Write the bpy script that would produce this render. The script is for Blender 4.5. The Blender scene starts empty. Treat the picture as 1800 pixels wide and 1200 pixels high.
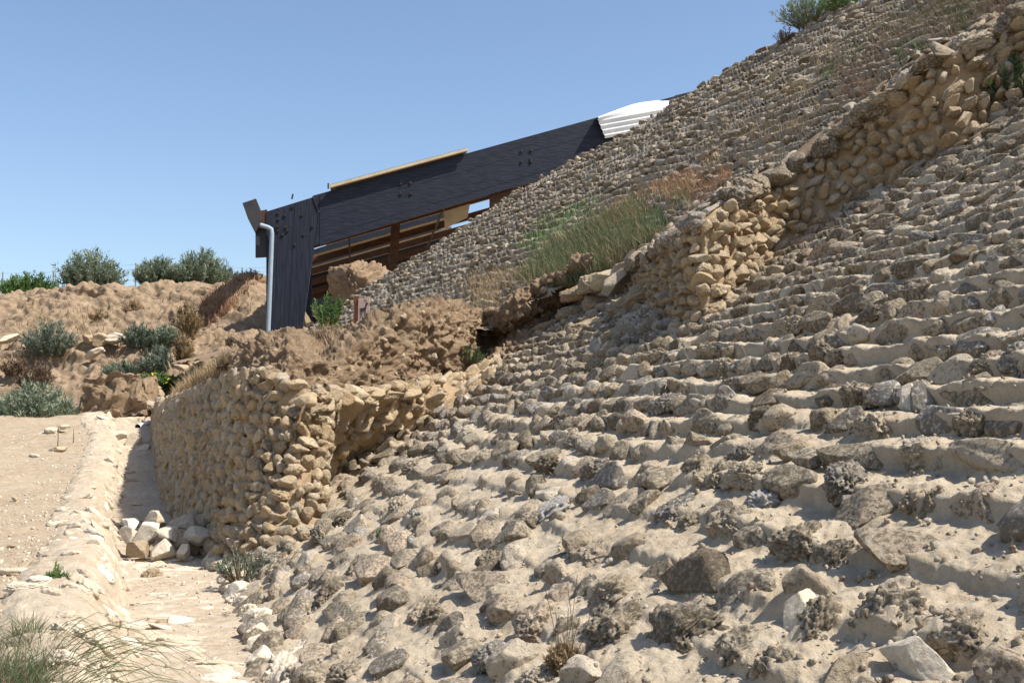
import bpy, bmesh, math, random
import numpy as np
from mathutils import Vector, Matrix
from mathutils.noise import noise as mnoise

R = math.radians
rng = np.random.default_rng(7)
random.seed(7)
SC = bpy.context.scene
COL = SC.collection

# ------------------------------------------------------------------ camera
F = 1930.0
PITCH = R(4.15)
CP, SP = math.cos(PITCH), math.sin(PITCH)
EYE = 1.7
cam_d = bpy.data.cameras.new('camera')
cam = bpy.data.objects.new('camera', cam_d)
COL.objects.link(cam)
cam.location = (0, 0, EYE)
cam.rotation_euler = (R(90) + PITCH, 0, 0)
cam_d.sensor_width = 36.0
cam_d.lens = 36.0 * F / 1800.0
cam_d.clip_start = 0.05
cam_d.clip_end = 3000
SC.camera = cam

# ------------------------------------------------------------------ sky, sun, exposure
SUN_EL, SUN_AZ = 55.0, -20.0          # degrees; azimuth measured from +X towards +Y
sdir = Vector((math.cos(R(SUN_EL)) * math.cos(R(SUN_AZ)), math.cos(R(SUN_EL)) * math.sin(R(SUN_AZ)), math.sin(R(SUN_EL))))
W = bpy.data.worlds.new('World')
SC.world = W
W.use_nodes = True
wt = W.node_tree
wt.nodes.clear()
sky = wt.nodes.new('ShaderNodeTexSky')
sky.sky_type = 'NISHITA'
sky.sun_disc = False
sky.sun_elevation = R(SUN_EL)
sky.sun_rotation = math.atan2(sdir.x, sdir.y)
sky.altitude = 300
sky.air_density = 1.0
sky.dust_density = 1.6
sky.ozone_density = 2.2
bg = wt.nodes.new('ShaderNodeBackground')
bg.inputs['Strength'].default_value = 0.122
wo = wt.nodes.new('ShaderNodeOutputWorld')
wt.links.new(sky.outputs[0], bg.inputs[0])
wt.links.new(bg.outputs[0], wo.inputs[0])
sl = bpy.data.lights.new('sun', 'SUN')
sl.energy = 5.0
sl.angle = R(0.53)
sl.color = (1.0, 0.95, 0.87)
so = bpy.data.objects.new('sun', sl)
COL.objects.link(so)
so.rotation_euler = sdir.to_track_quat('Z', 'Y').to_euler()
so.location = (20, 0, 40)
SC.view_settings.view_transform = 'Standard'
SC.view_settings.look = 'None'
SC.view_settings.exposure = 0.60
SC.view_settings.gamma = 1.0
SC.view_settings.use_curve_mapping = False

# ------------------------------------------------------------------ maths helpers
def P(u, v, D):
    """point seen at photo pixel (u, v) at D metres along the view axis"""
    a = (u - 900.0) / F; b = (v - 600.0) / F
    return np.array([a * D, D * (CP + b * SP), EYE + D * (SP - b * CP)])

def pix(p):
    p = np.asarray(p, float)
    x = p[..., 0]; y = p[..., 1]; z = p[..., 2] - EYE
    D = y * CP + z * SP
    h = -y * SP + z * CP
    return 900 + F * x / D, 600 - F * h / D, D

def _hash(ix, iy, iz, seed):
    h = (ix.astype(np.int64) * 374761393 + iy.astype(np.int64) * 668265263 + iz.astype(np.int64) * 2147483647 + seed * 1442695041) & 0xFFFFFFFF
    h = ((h ^ (h >> 13)) * 1274126177) & 0xFFFFFFFF
    h = ((h ^ (h >> 16)) * 2246822519) & 0xFFFFFFFF
    h = h ^ (h >> 15)
    return (h & 0xFFFFFF) / float(0xFFFFFF)

def vn(p, f=1.0, seed=0):
    """value noise in -1..1"""
    q = np.asarray(p, float) * f
    i = np.floor(q).astype(np.int64); w = q - i
    w = w * w * w * (w * (w * 6 - 15) + 10)
    r = 0
    for dx in (0, 1):
        wx = w[..., 0] if dx else 1 - w[..., 0]
        for dy in (0, 1):
            wy = w[..., 1] if dy else 1 - w[..., 1]
            for dz in (0, 1):
                wz = w[..., 2] if dz else 1 - w[..., 2]
                r = r + wx * wy * wz * _hash(i[..., 0] + dx, i[..., 1] + dy, i[..., 2] + dz, seed)
    return r * 2 - 1

def fbm(p, f=1.0, o=4, seed=0, g=0.5):
    r = 0; a = 1.0; t = 0
    for k in range(o):
        r = r + a * vn(p, f, seed + k * 17); t += a
        a *= g; f *= 2.03
    return r / t

def inpoly(x, y, poly):
    x = np.asarray(x, float); y = np.asarray(y, float)
    c = np.zeros(x.shape, bool)
    n = len(poly)
    for i in range(n):
        x0, y0 = poly[i]; x1, y1 = poly[(i + 1) % n]
        if y0 == y1: continue
        t = ((y0 > y) != (y1 > y)) & (x < (x1 - x0) * (y - y0) / (y1 - y0) + x0)
        c ^= t
    return c

def smooth01(x):
    x = np.clip(x, 0, 1)
    return x * x * (3 - 2 * x)

# ------------------------------------------------------------------ materials
def newmat(name):
    m = bpy.data.materials.new(name)
    m.use_nodes = True
    nt = m.node_tree
    b = nt.nodes['Principled BSDF']
    b.inputs['Specular IOR Level'].default_value = 0.2
    b.inputs['Roughness'].default_value = 0.9
    return m, nt, b

def N(nt, kind, **kw):
    n = nt.nodes.new(kind)
    for k, v in kw.items():
        if k in n.inputs: n.inputs[k].default_value = v
        else: setattr(n, k, v)
    return n

def tex(nt, scale, detail=6, rough=0.6, kind='ShaderNodeTexNoise', src=None):
    n = nt.nodes.new(kind)
    n.inputs['Scale'].default_value = scale
    if 'Detail' in n.inputs: n.inputs['Detail'].default_value = detail
    if 'Roughness' in n.inputs: n.inputs['Roughness'].default_value = rough
    nt.links.new(src, n.inputs['Vector'])
    return n

def ramp(nt, src, stops, interp='LINEAR'):
    r = nt.nodes.new('ShaderNodeValToRGB')
    r.color_ramp.interpolation = interp
    e = r.color_ramp.elements
    while len(e) < len(stops): e.new(0.5)
    for k, (p, c) in enumerate(stops):
        e[k].position = p
        e[k].color = (c, c, c, 1) if isinstance(c, (int, float)) else (*c, 1)
    nt.links.new(src, r.inputs[0])
    return r.outputs[0]

def mix(nt, fac, a, b, mode='MIX'):
    m = nt.nodes.new('ShaderNodeMix')
    m.data_type = 'RGBA'; m.blend_type = mode
    if isinstance(fac, float): m.inputs[0].default_value = fac
    else: nt.links.new(fac, m.inputs[0])
    for i, s in ((6, a), (7, b)):
        if isinstance(s, tuple): m.inputs[i].default_value = (*s, 1)
        else: nt.links.new(s, m.inputs[i])
    return m.outputs[2]

def bump(nt, bsdf, items):
    prev = None
    for src, strength, dist in items:
        b = nt.nodes.new('ShaderNodeBump')
        b.inputs['Strength'].default_value = strength
        b.inputs['Distance'].default_value = dist
        nt.links.new(src, b.inputs['Height'])
        if prev: nt.links.new(prev, b.inputs['Normal'])
        prev = b.outputs[0]
    nt.links.new(prev, bsdf.inputs['Normal'])

def pos(nt):
    return nt.nodes.new('ShaderNodeNewGeometry').outputs['Position']

def stone_mat(name, stops, merged, lichen=(0.09, 0.065, 0.038), lich=0.72, pit=1.0, dust=(0.44, 0.36, 0.27), dusty=0.3):
    m, nt, b = newmat(name)
    p = pos(nt)
    if merged:
        a = nt.nodes.new('ShaderNodeAttribute'); a.attribute_name = 'tone'
        rnd = a.outputs['Fac']
    else:
        rnd = nt.nodes.new('ShaderNodeObjectInfo').outputs['Random']
    base = ramp(nt, rnd, stops)
    n1 = tex(nt, 9, 8, 0.65, src=p)
    n2 = tex(nt, 38, 6, 0.7, src=p)
    n3 = tex(nt, 150, 4, 0.7, src=p)
    v1 = tex(nt, 42, kind='ShaderNodeTexVoronoi', src=p)
    c = mix(nt, ramp(nt, n1.outputs[0], [(0.35, 0.0), (0.68, 0.55)]), base, (0.50, 0.43, 0.33))
    mm = nt.nodes.new('ShaderNodeMath'); mm.operation = 'MULTIPLY_ADD'
    nt.links.new(rnd, mm.inputs[0]); mm.inputs[1].default_value = 0.16; 
    nt.links.new(n2.outputs[0], mm.inputs[2])
    c = mix(nt, ramp(nt, mm.outputs[0], [(0.54, 0.0), (0.64, lich)]), c, lichen)
    c = mix(nt, ramp(nt, n1.outputs[0], [(0.28, dusty), (0.46, 0.0)]), c, dust)
    c = mix(nt, ramp(nt, n3.outputs[0], [(0.3, 0.35), (0.55, 0.0)]), c, (0.16, 0.13, 0.10))
    nt.links.new(c, b.inputs['Base Color'])
    bump(nt, b, [(n1.outputs[0], 0.5, 0.03), (n2.outputs[0], 0.9 * pit, 0.022), (v1.outputs[0], 0.5 * pit, 0.012), (n3.outputs[0], 0.7, 0.004)])
    return m

GL_STOPS = [(0.0, (0.58, 0.50, 0.385)), (0.14, (0.43, 0.345, 0.235)), (0.3, (0.26, 0.205, 0.13)), (0.42, (0.52, 0.40, 0.285)), (0.55, (0.31, 0.255, 0.17)), (0.68, (0.47, 0.40, 0.29)), (0.80, (0.18, 0.135, 0.08)), (0.90, (0.50, 0.46, 0.40)), (0.97, (0.58, 0.55, 0.50)), (1.0, (0.78, 0.76, 0.71))]
GO_STOPS = [(0.0, (0.54, 0.405, 0.24)), (0.2, (0.43, 0.295, 0.155)), (0.4, (0.58, 0.47, 0.31)), (0.55, (0.36, 0.255, 0.145)), (0.7, (0.49, 0.40, 0.28)), (0.8, (0.40, 0.26, 0.13)), (0.92, (0.60, 0.51, 0.38)), (1.0, (0.64, 0.58, 0.48))]
M = {}
M['stone'] = stone_mat('glacis_stone', GL_STOPS, False)
M['stone_m'] = stone_mat('glacis_stone_far', GL_STOPS, True)
M['gold'] = stone_mat('ochre_stone', GO_STOPS, False, lichen=(0.24, 0.165, 0.085), lich=0.5, pit=1.1, dust=(0.52, 0.37, 0.20), dusty=0.5)
M['gold_m'] = stone_mat('ochre_stone_far', GO_STOPS, True, lichen=(0.24, 0.165, 0.085), lich=0.5, pit=1.1, dust=(0.52, 0.37, 0.20), dusty=0.5)
M['pale'] = stone_mat('pale_stone', [(0, (0.66, 0.60, 0.49)), (0.5, (0.58, 0.49, 0.36)), (1, (0.70, 0.66, 0.58))], False, lichen=(0.42, 0.31, 0.19), lich=0.5, pit=0.35)
M['pale_m'] = stone_mat('pale_stone_set', [(0, (0.62, 0.55, 0.44)), (0.5, (0.52, 0.43, 0.31)), (1, (0.68, 0.63, 0.55))], True, lichen=(0.36, 0.26, 0.16), lich=0.5, pit=0.45)

M['greystone'] = stone_mat('blue_grey_stone', [(0, (0.42, 0.42, 0.42)), (1, (0.50, 0.49, 0.47))], False, lichen=(0.22, 0.20, 0.17), lich=0.4)
def ground_mat(name, c0, c1, c2, spec=(0.5, 0.45, 0.38), sc=1.0, rough_bump=1.0, streak=None):
    m, nt, b = newmat(name)
    p = pos(nt)
    n1 = tex(nt, 0.9 * sc, 8, 0.6, src=p)
    n2 = tex(nt, 7 * sc, 8, 0.65, src=p)
    n3 = tex(nt, 60 * sc, 6, 0.7, src=p)
    v = tex(nt, 26 * sc, kind='ShaderNodeTexVoronoi', src=p)
    c = mix(nt, ramp(nt, n1.outputs[0], [(0.35, 0.0), (0.65, 1.0)]), c0, c1)
    c = mix(nt, ramp(nt, n2.outputs[0], [(0.42, 0.0), (0.68, 0.85)]), c, c2)
    c = mix(nt, ramp(nt, n3.outputs[0], [(0.36, 0.4), (0.5, 0.0)]), c, (c2[0] * .5, c2[1] * .5, c2[2] * .5))
    c = mix(nt, ramp(nt, v.outputs[0], [(0.10, 0.5), (0.17, 0.0)]), c, spec)
    nt.links.new(c, b.inputs['Base Color'])
    bump(nt, b, [(n2.outputs[0], 0.6 * rough_bump, 0.06), (n3.outputs[0], 0.8 * rough_bump, 0.012), (v.outputs[0], 0.25 * rough_bump, 0.01)])
    return m
M['mortar'] = ground_mat('lime_mortar', (0.44, 0.36, 0.255), (0.365, 0.285, 0.19), (0.51, 0.43, 0.32), sc=1.6, rough_bump=0.8)
M['mortar_far'] = ground_mat('weathered_mortar', (0.36, 0.295, 0.215), (0.29, 0.235, 0.165), (0.42, 0.35, 0.265), sc=1.6)
M['earthcap'] = ground_mat('mudbrick_earth', (0.30, 0.205, 0.125), (0.36, 0.265, 0.17), (0.21, 0.14, 0.085), sc=1.6, rough_bump=1.6)
M['bank'] = ground_mat('ochre_bank_earth', (0.265, 0.185, 0.115), (0.20, 0.14, 0.088), (0.36, 0.275, 0.185), sc=0.55, rough_bump=2.0)
M['wallearth'] = ground_mat('ochre_mortar', (0.46, 0.325, 0.185), (0.37, 0.25, 0.14), (0.53, 0.405, 0.26), sc=1.8, rough_bump=1.4)
M['soil'] = ground_mat('dusty_soil', (0.355, 0.28, 0.19), (0.29, 0.215, 0.14), (0.43, 0.355, 0.26), sc=1.2, rough_bump=0.7)
M['plaster'] = ground_mat('channel_plaster', (0.48, 0.39, 0.28), (0.39, 0.295, 0.195), (0.57, 0.495, 0.385), sc=1.5, rough_bump=1.0)

def leaf_mat(name, a, b_, rough=0.6):
    m, nt, b = newmat(name)
    at = nt.nodes.new('ShaderNodeAttribute'); at.attribute_name = 'tone'
    c = ramp(nt, at.outputs['Fac'], [(0.0, a), (1.0, b_)])
    nt.links.new(c, b.inputs['Base Color'])
    b.inputs['Roughness'].default_value = rough
    tr = nt.nodes.new('ShaderNodeBsdfTranslucent')
    nt.links.new(c, tr.inputs[0])
    ms = nt.nodes.new('ShaderNodeMixShader'); ms.inputs[0].default_value = 0.3
    nt.links.new(b.outputs[0], ms.inputs[1]); nt.links.new(tr.outputs[0], ms.inputs[2])
    nt.links.new(ms.outputs[0], nt.nodes['Material Output'].inputs[0])
    return m
M['saltbush'] = leaf_mat('saltbush_leaf', (0.13, 0.165, 0.11), (0.32, 0.37, 0.25))
M['greenleaf'] = leaf_mat('green_leaf', (0.06, 0.12, 0.03), (0.17, 0.26, 0.08))
M['greygreen'] = leaf_mat('grey_green_leaf', (0.10, 0.13, 0.09), (0.24, 0.27, 0.20))
M['darkleaf'] = leaf_mat('dark_leaf', (0.04, 0.07, 0.025), (0.11, 0.15, 0.06))
M['drygrass'] = leaf_mat('dry_grass', (0.24, 0.16, 0.08), (0.48, 0.37, 0.22))
M['brownshrub'] = leaf_mat('brown_dry_shrub', (0.13, 0.085, 0.055), (0.27, 0.19, 0.13))
M['redgrass'] = leaf_mat('reddish_dry_grass', (0.26, 0.13, 0.07), (0.42, 0.26, 0.15))
M['grass'] = leaf_mat('green_grass', (0.045, 0.08, 0.032), (0.17, 0.20, 0.095))
M['flower'] = leaf_mat('yellow_flower', (0.75, 0.62, 0.05), (0.8, 0.7, 0.1))

def plain(name, col, rough=0.6, metal=0.0, n=None, col2=None, stretch=(1, 1, 1), scale=8.0, bs=0.2):
    m, nt, b = newmat(name)
    b.inputs['Roughness'].default_value = rough
    b.inputs['Metallic'].default_value = metal
    tc = nt.nodes.new('ShaderNodeTexCoord')
    mp = nt.nodes.new('ShaderNodeMapping')
    mp.inputs['Scale'].default_value = stretch
    nt.links.new(tc.outputs['Object'], mp.inputs[0])
    t = tex(nt, scale, 8, 0.65, src=mp.outputs[0])
    c2 = col2 or tuple(x * 0.6 for x in col)
    c = mix(nt, ramp(nt, t.outputs[0], [(0.38, 0.0), (0.66, 1.0)]), col, c2)
    nt.links.new(c, b.inputs['Base Color'])
    bump(nt, b, [(t.outputs[0], bs, 0.02)])
    return m
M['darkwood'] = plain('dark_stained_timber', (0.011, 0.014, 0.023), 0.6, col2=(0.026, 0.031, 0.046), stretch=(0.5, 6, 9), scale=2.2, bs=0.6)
M['darkwood_v'] = plain('dark_stained_timber_upright', (0.011, 0.014, 0.023), 0.6, col2=(0.026, 0.031, 0.046), stretch=(9, 6, 0.5), scale=2.2, bs=0.6)
M['brownwood'] = plain('rusty_brown_timber', (0.11, 0.05, 0.024), 0.7, col2=(0.05, 0.026, 0.015), stretch=(1, 1, 5), scale=3)
M['steel'] = plain('dark_steel', (0.05, 0.045, 0.04), 0.5, 0.3)
M['boltsteel'] = plain('bolt_steel', (0.06, 0.05, 0.045), 0.5, 0.5)
M['sheet'] = plain('beige_sheet_metal', (0.55, 0.47, 0.33), 0.5, 0.0, col2=(0.42, 0.33, 0.21), scale=1.2)
M['whitesheet'] = plain('white_sheet_metal', (0.78, 0.79, 0.78), 0.4, 0.0, col2=(0.62, 0.64, 0.64), scale=0.9)
M['greysheet'] = plain('grey_gutter_metal', (0.035, 0.038, 0.045), 0.6, 0.1, col2=(0.06, 0.055, 0.05), scale=2)
M['pipe'] = plain('pale_blue_grey_pipe', (0.30, 0.37, 0.43), 0.4, 0.0, col2=(0.24, 0.30, 0.35), scale=2)
M['whitepipe'] = plain('white_plastic_pipe', (0.72, 0.76, 0.78), 0.4, col2=(0.6, 0.62, 0.62), scale=5)
M['black'] = plain('black_mouth_shade', (0.01, 0.01, 0.01), 0.8)
M['signplate'] = plain('faded_pink_plate', (0.50, 0.37, 0.31), 0.6, col2=(0.42, 0.31, 0.26), scale=4)
M['signwood'] = plain('red_brown_wood', (0.22, 0.085, 0.045), 0.7, scale=6)
M['emblem'] = plain('dark_purple_print', (0.07, 0.045, 0.07), 0.7)
M['wire'] = plain('galvanised_wire', (0.35, 0.36, 0.37), 0.5, 0.4)
M['stem'] = plain('dry_stem', (0.20, 0.15, 0.09), 0.8)

# ------------------------------------------------------------------ object helpers
def link(name, me, mat=None, parent=None):
    o = bpy.data.objects.new(name, me)
    COL.objects.link(o)
    if mat is not None and me is not None and len(me.materials) == 0: me.materials.append(mat)
    if parent is not None: o.parent = parent
    return o

def thing(name, label, cat, loc=(0, 0, 0), group=None, rz=0.0):
    o = bpy.data.objects.new(name, None)
    COL.objects.link(o)
    o.location = loc; o.rotation_euler = (0, 0, rz)
    o.empty_display_size = 0.2
    return tag(o, label, cat, group)

def tag(o, label=None, cat=None, group=None, kind=None):
    if label: o['label'] = label
    if cat: o['category'] = cat
    if group: o['group'] = group
    if kind: o['kind'] = kind
    return o

def mesh_np(name, V, Fc, smooth=True, tone=None, mat=None):
    """V (n,3); Fc (m,3) or (m,4) int array"""
    me = bpy.data.meshes.new(name)
    V = np.ascontiguousarray(V, dtype=np.float32); Fc = np.ascontiguousarray(Fc, dtype=np.int32)
    k = Fc.shape[1]
    me.vertices.add(len(V)); me.vertices.foreach_set('co', V.ravel())
    me.loops.add(Fc.size); me.loops.foreach_set('vertex_index', Fc.ravel())
    me.polygons.add(len(Fc))
    me.polygons.foreach_set('loop_start', np.arange(0, Fc.size, k, dtype=np.int32))
    me.polygons.foreach_set('loop_total', np.full(len(Fc), k, dtype=np.int32))
    me.update(calc_edges=True)
    if smooth: me.polygons.foreach_set('use_smooth', np.ones(len(Fc), dtype=bool))
    if tone is not None:
        a = me.attributes.new('tone', 'FLOAT', 'POINT')
        a.data.foreach_set('value', np.ascontiguousarray(tone, dtype=np.float32))
    if mat is not None: me.materials.append(mat)
    me.validate()
    return me

def grid_faces(nr, nc, mask=None):
    i = np.arange(nr * nc).reshape(nr, nc)
    f = np.stack([i[:-1, :-1], i[:-1, 1:], i[1:, 1:], i[1:, :-1]], -1).reshape(-1, 4)
    if mask is not None:
        m = mask.ravel()
        f = f[m[f].all(1)]
    return f

def compact(V, Fc, tone=None):
    used = np.unique(Fc)
    mp = np.full(len(V), -1, dtype=np.int64); mp[used] = np.arange(len(used))
    return V[used], mp[Fc], (tone[used] if tone is not None else None)

def grid_normals(G):
    a = np.gradient(G, axis=0); b = np.gradient(G, axis=1)
    n = np.cross(b, a)
    return n / (np.linalg.norm(n, axis=-1, keepdims=True) + 1e-9)

def tube_np(pts, rad, seg=8, cap=True):
    pts = [Vector(p) for p in pts]
    if not hasattr(rad, '__len__'): rad = [rad] * len(pts)
    V = []; Fs = []
    prev = None
    for i, p in enumerate(pts):
        if i == 0: t = pts[1] - p
        elif i == len(pts) - 1: t = p - pts[i - 1]
        else: t = (pts[i + 1] - p).normalized() + (p - pts[i - 1]).normalized()
        t.normalize()
        if prev is None:
            a = t.orthogonal().normalized()
        else:
            a = (prev - t * prev.dot(t)).normalized()
        prev = a
        b = t.cross(a)
        for k in range(seg):
            w = 2 * math.pi * k / seg
            V.append(p + (a * math.cos(w) + b * math.sin(w)) * rad[i])
    n = len(pts)
    for i in range(n - 1):
        for k in range(seg):
            Fs.append([i * seg + k, i * seg + (k + 1) % seg, (i + 1) * seg + (k + 1) % seg, (i + 1) * seg + k])
    if cap:
        Fs.append(list(range(seg))[::-1]); Fs.append(list(range((n - 1) * seg, n * seg)))
    return V, Fs

def pymesh(name, V, Fs, smooth=False):
    me = bpy.data.meshes.new(name)
    me.from_pydata([tuple(v) for v in V], [], Fs)
    me.update()
    if smooth:
        for p in me.polygons: p.use_smooth = True
    return me

def bm_mesh(name, bm, bevel=0.0):
    if bevel > 0:
        bmesh.ops.bevel(bm, geom=bm.edges[:], offset=bevel, segments=1, affect='EDGES')
    me = bpy.data.meshes.new(name)
    bm.to_mesh(me); bm.free()
    return me

def bbar(name, a, b, w, h, mat, parent, up=(0, 0, 1), bevel=0.01, origin=None):
    """box bar from a to b (centre line), w across, h along up"""
    a = Vector(a); b = Vector(b)
    t = (b - a); L = t.length; t.normalize()
    side = t.cross(Vector(up)).normalized()
    u2 = side.cross(t).normalized()
    bm = bmesh.new()
    bmesh.ops.create_cube(bm, size=1.0)
    bmesh.ops.scale(bm, vec=(L, w, h), verts=bm.verts)
    me = bm_mesh(name, bm, min(bevel, w * .2, h * .2))
    o = link(name, me, mat, parent)
    m = Matrix((t, side, u2)).transposed().to_4x4()
    m.translation = (a + b) / 2
    o.matrix_local = (parent.matrix_basis.inverted() @ m) if parent is not None else m
    return o

# ------------------------------------------------------------------ stone shapes
def ico(sub):
    bm = bmesh.new()
    bmesh.ops.create_icosphere(bm, subdivisions=sub, radius=1.0)
    V = np.array([v.co[:] for v in bm.verts]); Fc = np.array([[v.index for v in f.verts] for f in bm.faces])
    bm.free()
    return V, Fc
ICO = {k: ico(k) for k in (1, 2, 3, 4, 5)}

def stone_shape(sub, seed, kind='pitted'):
    V, Fc = ICO[sub]
    r = np.random.default_rng(seed)
    V = V.copy()
    p = 0.62 + 0.3 * r.random() if kind != 'block' else 0.42 + .2 * r.random()
    V = np.sign(V) * np.abs(V) ** p            # boxy
    V /= np.abs(V).max()
    off = r.random(3) * 50
    npl = {'pitted': 5, 'smooth': 4, 'angular': 11, 'block': 9}[kind]
    for k in range(npl):
        n = r.normal(size=3); n /= np.linalg.norm(n)
        c = (0.50 if kind in ('angular', 'block') else 0.60) + 0.25 * r.random()
        d = V @ n - c
        V = V - np.outer(np.maximum(d, 0) * (0.98 if kind == 'block' else 0.85), n)
    low = fbm(V + off, 1.3, 2, seed)
    V = V * (1 + (0.07 if kind == 'block' else 0.20) * low)[:, None]
    nrm = V / np.linalg.norm(V, axis=1, keepdims=True)
    if kind == 'pitted':
        a = fbm(V + off, 4.2, 3, seed + 3)
        b = 1 - np.abs(vn(V + off, 5.5, seed + 9))
        c = 1 - np.abs(vn(V + off * 2, 10.5, seed + 19))
        d_ = vn(V + off, 8.0, seed + 29)
        V = V + nrm * (0.15 * a - 0.16 * b ** 3 - 0.10 * np.clip(d_ - .15, 0, 1) - (0.10 * c ** 3 if sub >= 4 else 0))[:, None]
    elif kind == 'smooth':
        V = V + nrm * (0.05 * fbm(V + off, 4, 3, seed + 3))[:, None]
    else:
        V = V + nrm * (0.03 * fbm(V + off, 5, 3, seed + 3))[:, None]
    return V, Fc

KINDS = ['pitted', 'pitted', 'angular', 'pitted', 'pitted', 'angular']
VARI = {}
def variants(sub, n):
    if sub not in VARI:
        VARI[sub] = [stone_shape(sub, 100 + k, KINDS[k % 6] if k < 22 else 'block') for k in range(n)]
    return VARI[sub]
for sub, n in ((5, 30), (4, 30), (3, 30), (2, 30)): variants(sub, n)
SM = {}
def stone_mesh(sub, k, mat):
    key = (sub, k, mat.name)
    if key not in SM:
        V, Fc = VARI[sub][k]
        SM[key] = mesh_np('stone', V, Fc, True, None, mat)
    return SM[key]

def frame_from(s, n):
    s = np.asarray(s, float); n = np.asarray(n, float)
    n = n / np.linalg.norm(n)
    s = s - n * np.dot(s, n); s /= np.linalg.norm(s)
    r = np.cross(n, s)
    return np.stack([s, r, n], 1)

def jitter_frame(Fm, ang):
    a = rng.normal(0, ang, 3)
    return Fm @ np.array(Matrix.Rotation(a[0], 3, 'X') @ Matrix.Rotation(a[1], 3, 'Y') @ Matrix.Rotation(a[2], 3, 'Z'))

ANG = [2, 5, 8, 11, 14, 17, 20] + list(range(22, 30)) + list(range(22, 30))
class Stone:
    __slots__ = ('c', 'Fm', 'sz', 'k', 'tone', 'imp', 'kind')
    def __init__(s, c, Fm, sz, kind=None):
        s.c = np.asarray(c, float); s.Fm = Fm; s.sz = np.asarray(sz, float)
        s.k = int(rng.integers(0, 24)); s.tone = float(rng.random())
        u, v, D = pix(s.c)
        ins = (-20 < u < 1820) and (-20 < v < 1220) and D > 0
        s.imp = (max(s.sz[0], s.sz[1]) / max(D, .5)) * (1 if ins else 0.01)

def pebbles(V, n, smin, smax, dmax):
    u, v, D = pix(V)
    ok = np.where((D > 1.5) & (D < dmax) & (u > -60) & (u < 1860) & (v < 1260))[0]
    ix = rng.choice(ok, n)
    out = []
    for i in ix:
        z = smin * (smax / smin) ** (rng.random() ** 2.2)
        q = Stone(V[i] + rng.normal(0, .01, 3), jitter_frame(np.eye(3), 1.5), (z * 1.3, z, z * .8)); q.imp *= 0.2; q.tone = float(rng.choice([0.0, .06, .14, .42, .68]))
        out.append(q)
    return out

def emit(stones, parent, mat, mat_m, subs, limit=290, stuffname='small_stones'):
    """largest-in-view stones as parts, the rest one merged part"""
    st = sorted(stones, key=lambda q: -q.imp)
    inv = parent.matrix_basis.inverted()
    for q in st[:limit]:
        px = q.imp * F * 2
        sub = subs[0] if px > 60 else (subs[1] if px > 26 else subs[2])
        o = link('stone', stone_mesh(sub, q.k, mat), None, parent)
        m = Matrix((q.Fm * q.sz[None, :]).tolist()).to_4x4()
        m.translation = Vector(q.c)
        o.matrix_local = inv @ m
    rest = st[limit:]
    if not rest: return
    Vs = []; Fs = []; Ts = []; base = 0
    for q in rest:
        px = q.imp * F * 2
        sub = 3 if px > 22 else 2
        V, Fc = VARI[sub][q.k]
        W_ = V * q.sz[None, :] @ q.Fm.T + q.c
        Vs.append(W_); Fs.append(Fc + base); base += len(V)
        Ts.append(np.full(len(V), q.tone))
    me = mesh_np(stuffname, np.concatenate(Vs), np.concatenate(Fs), True, np.concatenate(Ts), mat_m)
    o = link(stuffname, me, None, parent)
    o.matrix_local = inv
    o['kind'] = 'stuff'

# ------------------------------------------------------------------ sloping stone-studded faces
class Slope:
    def __init__(s, d, tg, zg):
        s.d = np.array([d[0], d[1]]) / np.hypot(*d)
        s.e = np.array([s.d[1], -s.d[0]])
        s.tg = np.array(tg); s.zg = np.array(zg)
        s.rg = np.concatenate([[0], np.cumsum(np.hypot(np.diff(tg), np.diff(zg)))])
    def hit(s, u, v):
        a = (u - 900.0) / F; b = (v - 600.0) / F
        x = a; y = CP + b * SP; z = SP - b * CP
        te = x * s.e[0] + y * s.e[1]
        D = np.full(np.shape(a), np.nan)
        prev = None; pd = None
        for dd in np.concatenate([np.arange(1.5, 30, 0.12), np.arange(30, 90, 0.5)]):
            f = (EYE + z * dd) - np.interp(te * dd, s.tg, s.zg)
            if prev is not None:
                c = np.isnan(D) & (prev > 0) & (f <= 0)
                if c.any():
                    w = prev / (prev - f)
                    D = np.where(c, pd + w * (dd - pd), D)
            prev = f; pd = dd
        return D
    def sr(s, X):
        sc = X[..., 0] * s.d[0] + X[..., 1] * s.d[1]
        t = X[..., 0] * s.e[0] + X[..., 1] * s.e[1]
        return sc, np.interp(t, s.tg, s.rg)
    def pt(s, sc, r):
        sc = np.asarray(sc, float); r = np.asarray(r, float)
        t = np.interp(r, s.rg, s.tg); z = np.interp(r, s.rg, s.zg)
        return np.stack([s.d[0] * sc + s.e[0] * t, s.d[1] * sc + s.e[1] * t, z + 0 * sc], -1)
    def nrm(s, r):
        t0 = np.interp(np.asarray(r) - 0.3, s.rg, s.tg); z0 = np.interp(np.asarray(r) - 0.3, s.rg, s.zg)
        t1 = np.interp(np.asarray(r) + 0.3, s.rg, s.tg); z1 = np.interp(np.asarray(r) + 0.3, s.rg, s.zg)
        dt = t1 - t0; dz = z1 - z0; L = np.hypot(dt, dz) + 1e-9
        return np.stack([-s.e[0] * dz / L, -s.e[1] * dz / L, dt / L], -1)

def wob(sc, r, seed, amp, f=0.55):
    return amp * vn(np.stack([np.asarray(sc, float) * f, np.asarray(r, float) * f * 1.3, np.zeros(np.shape(sc))], -1), 1.0, seed) \
        + amp * 0.35 * vn(np.stack([np.asarray(sc, float) * f * 4, np.asarray(r, float) * f * 4, np.zeros(np.shape(sc))], -1), 1.0, seed + 5)

def terrace(phi, rise=0.16):
    """saw profile in -1..1: climbs over the short riser, then falls back relative to the slope"""
    up = smooth01(phi / rise)
    dn = 1 - 2 * (phi - rise) / (1 - rise)
    return np.where(phi < rise, -1 + 2 * up, dn)

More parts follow.
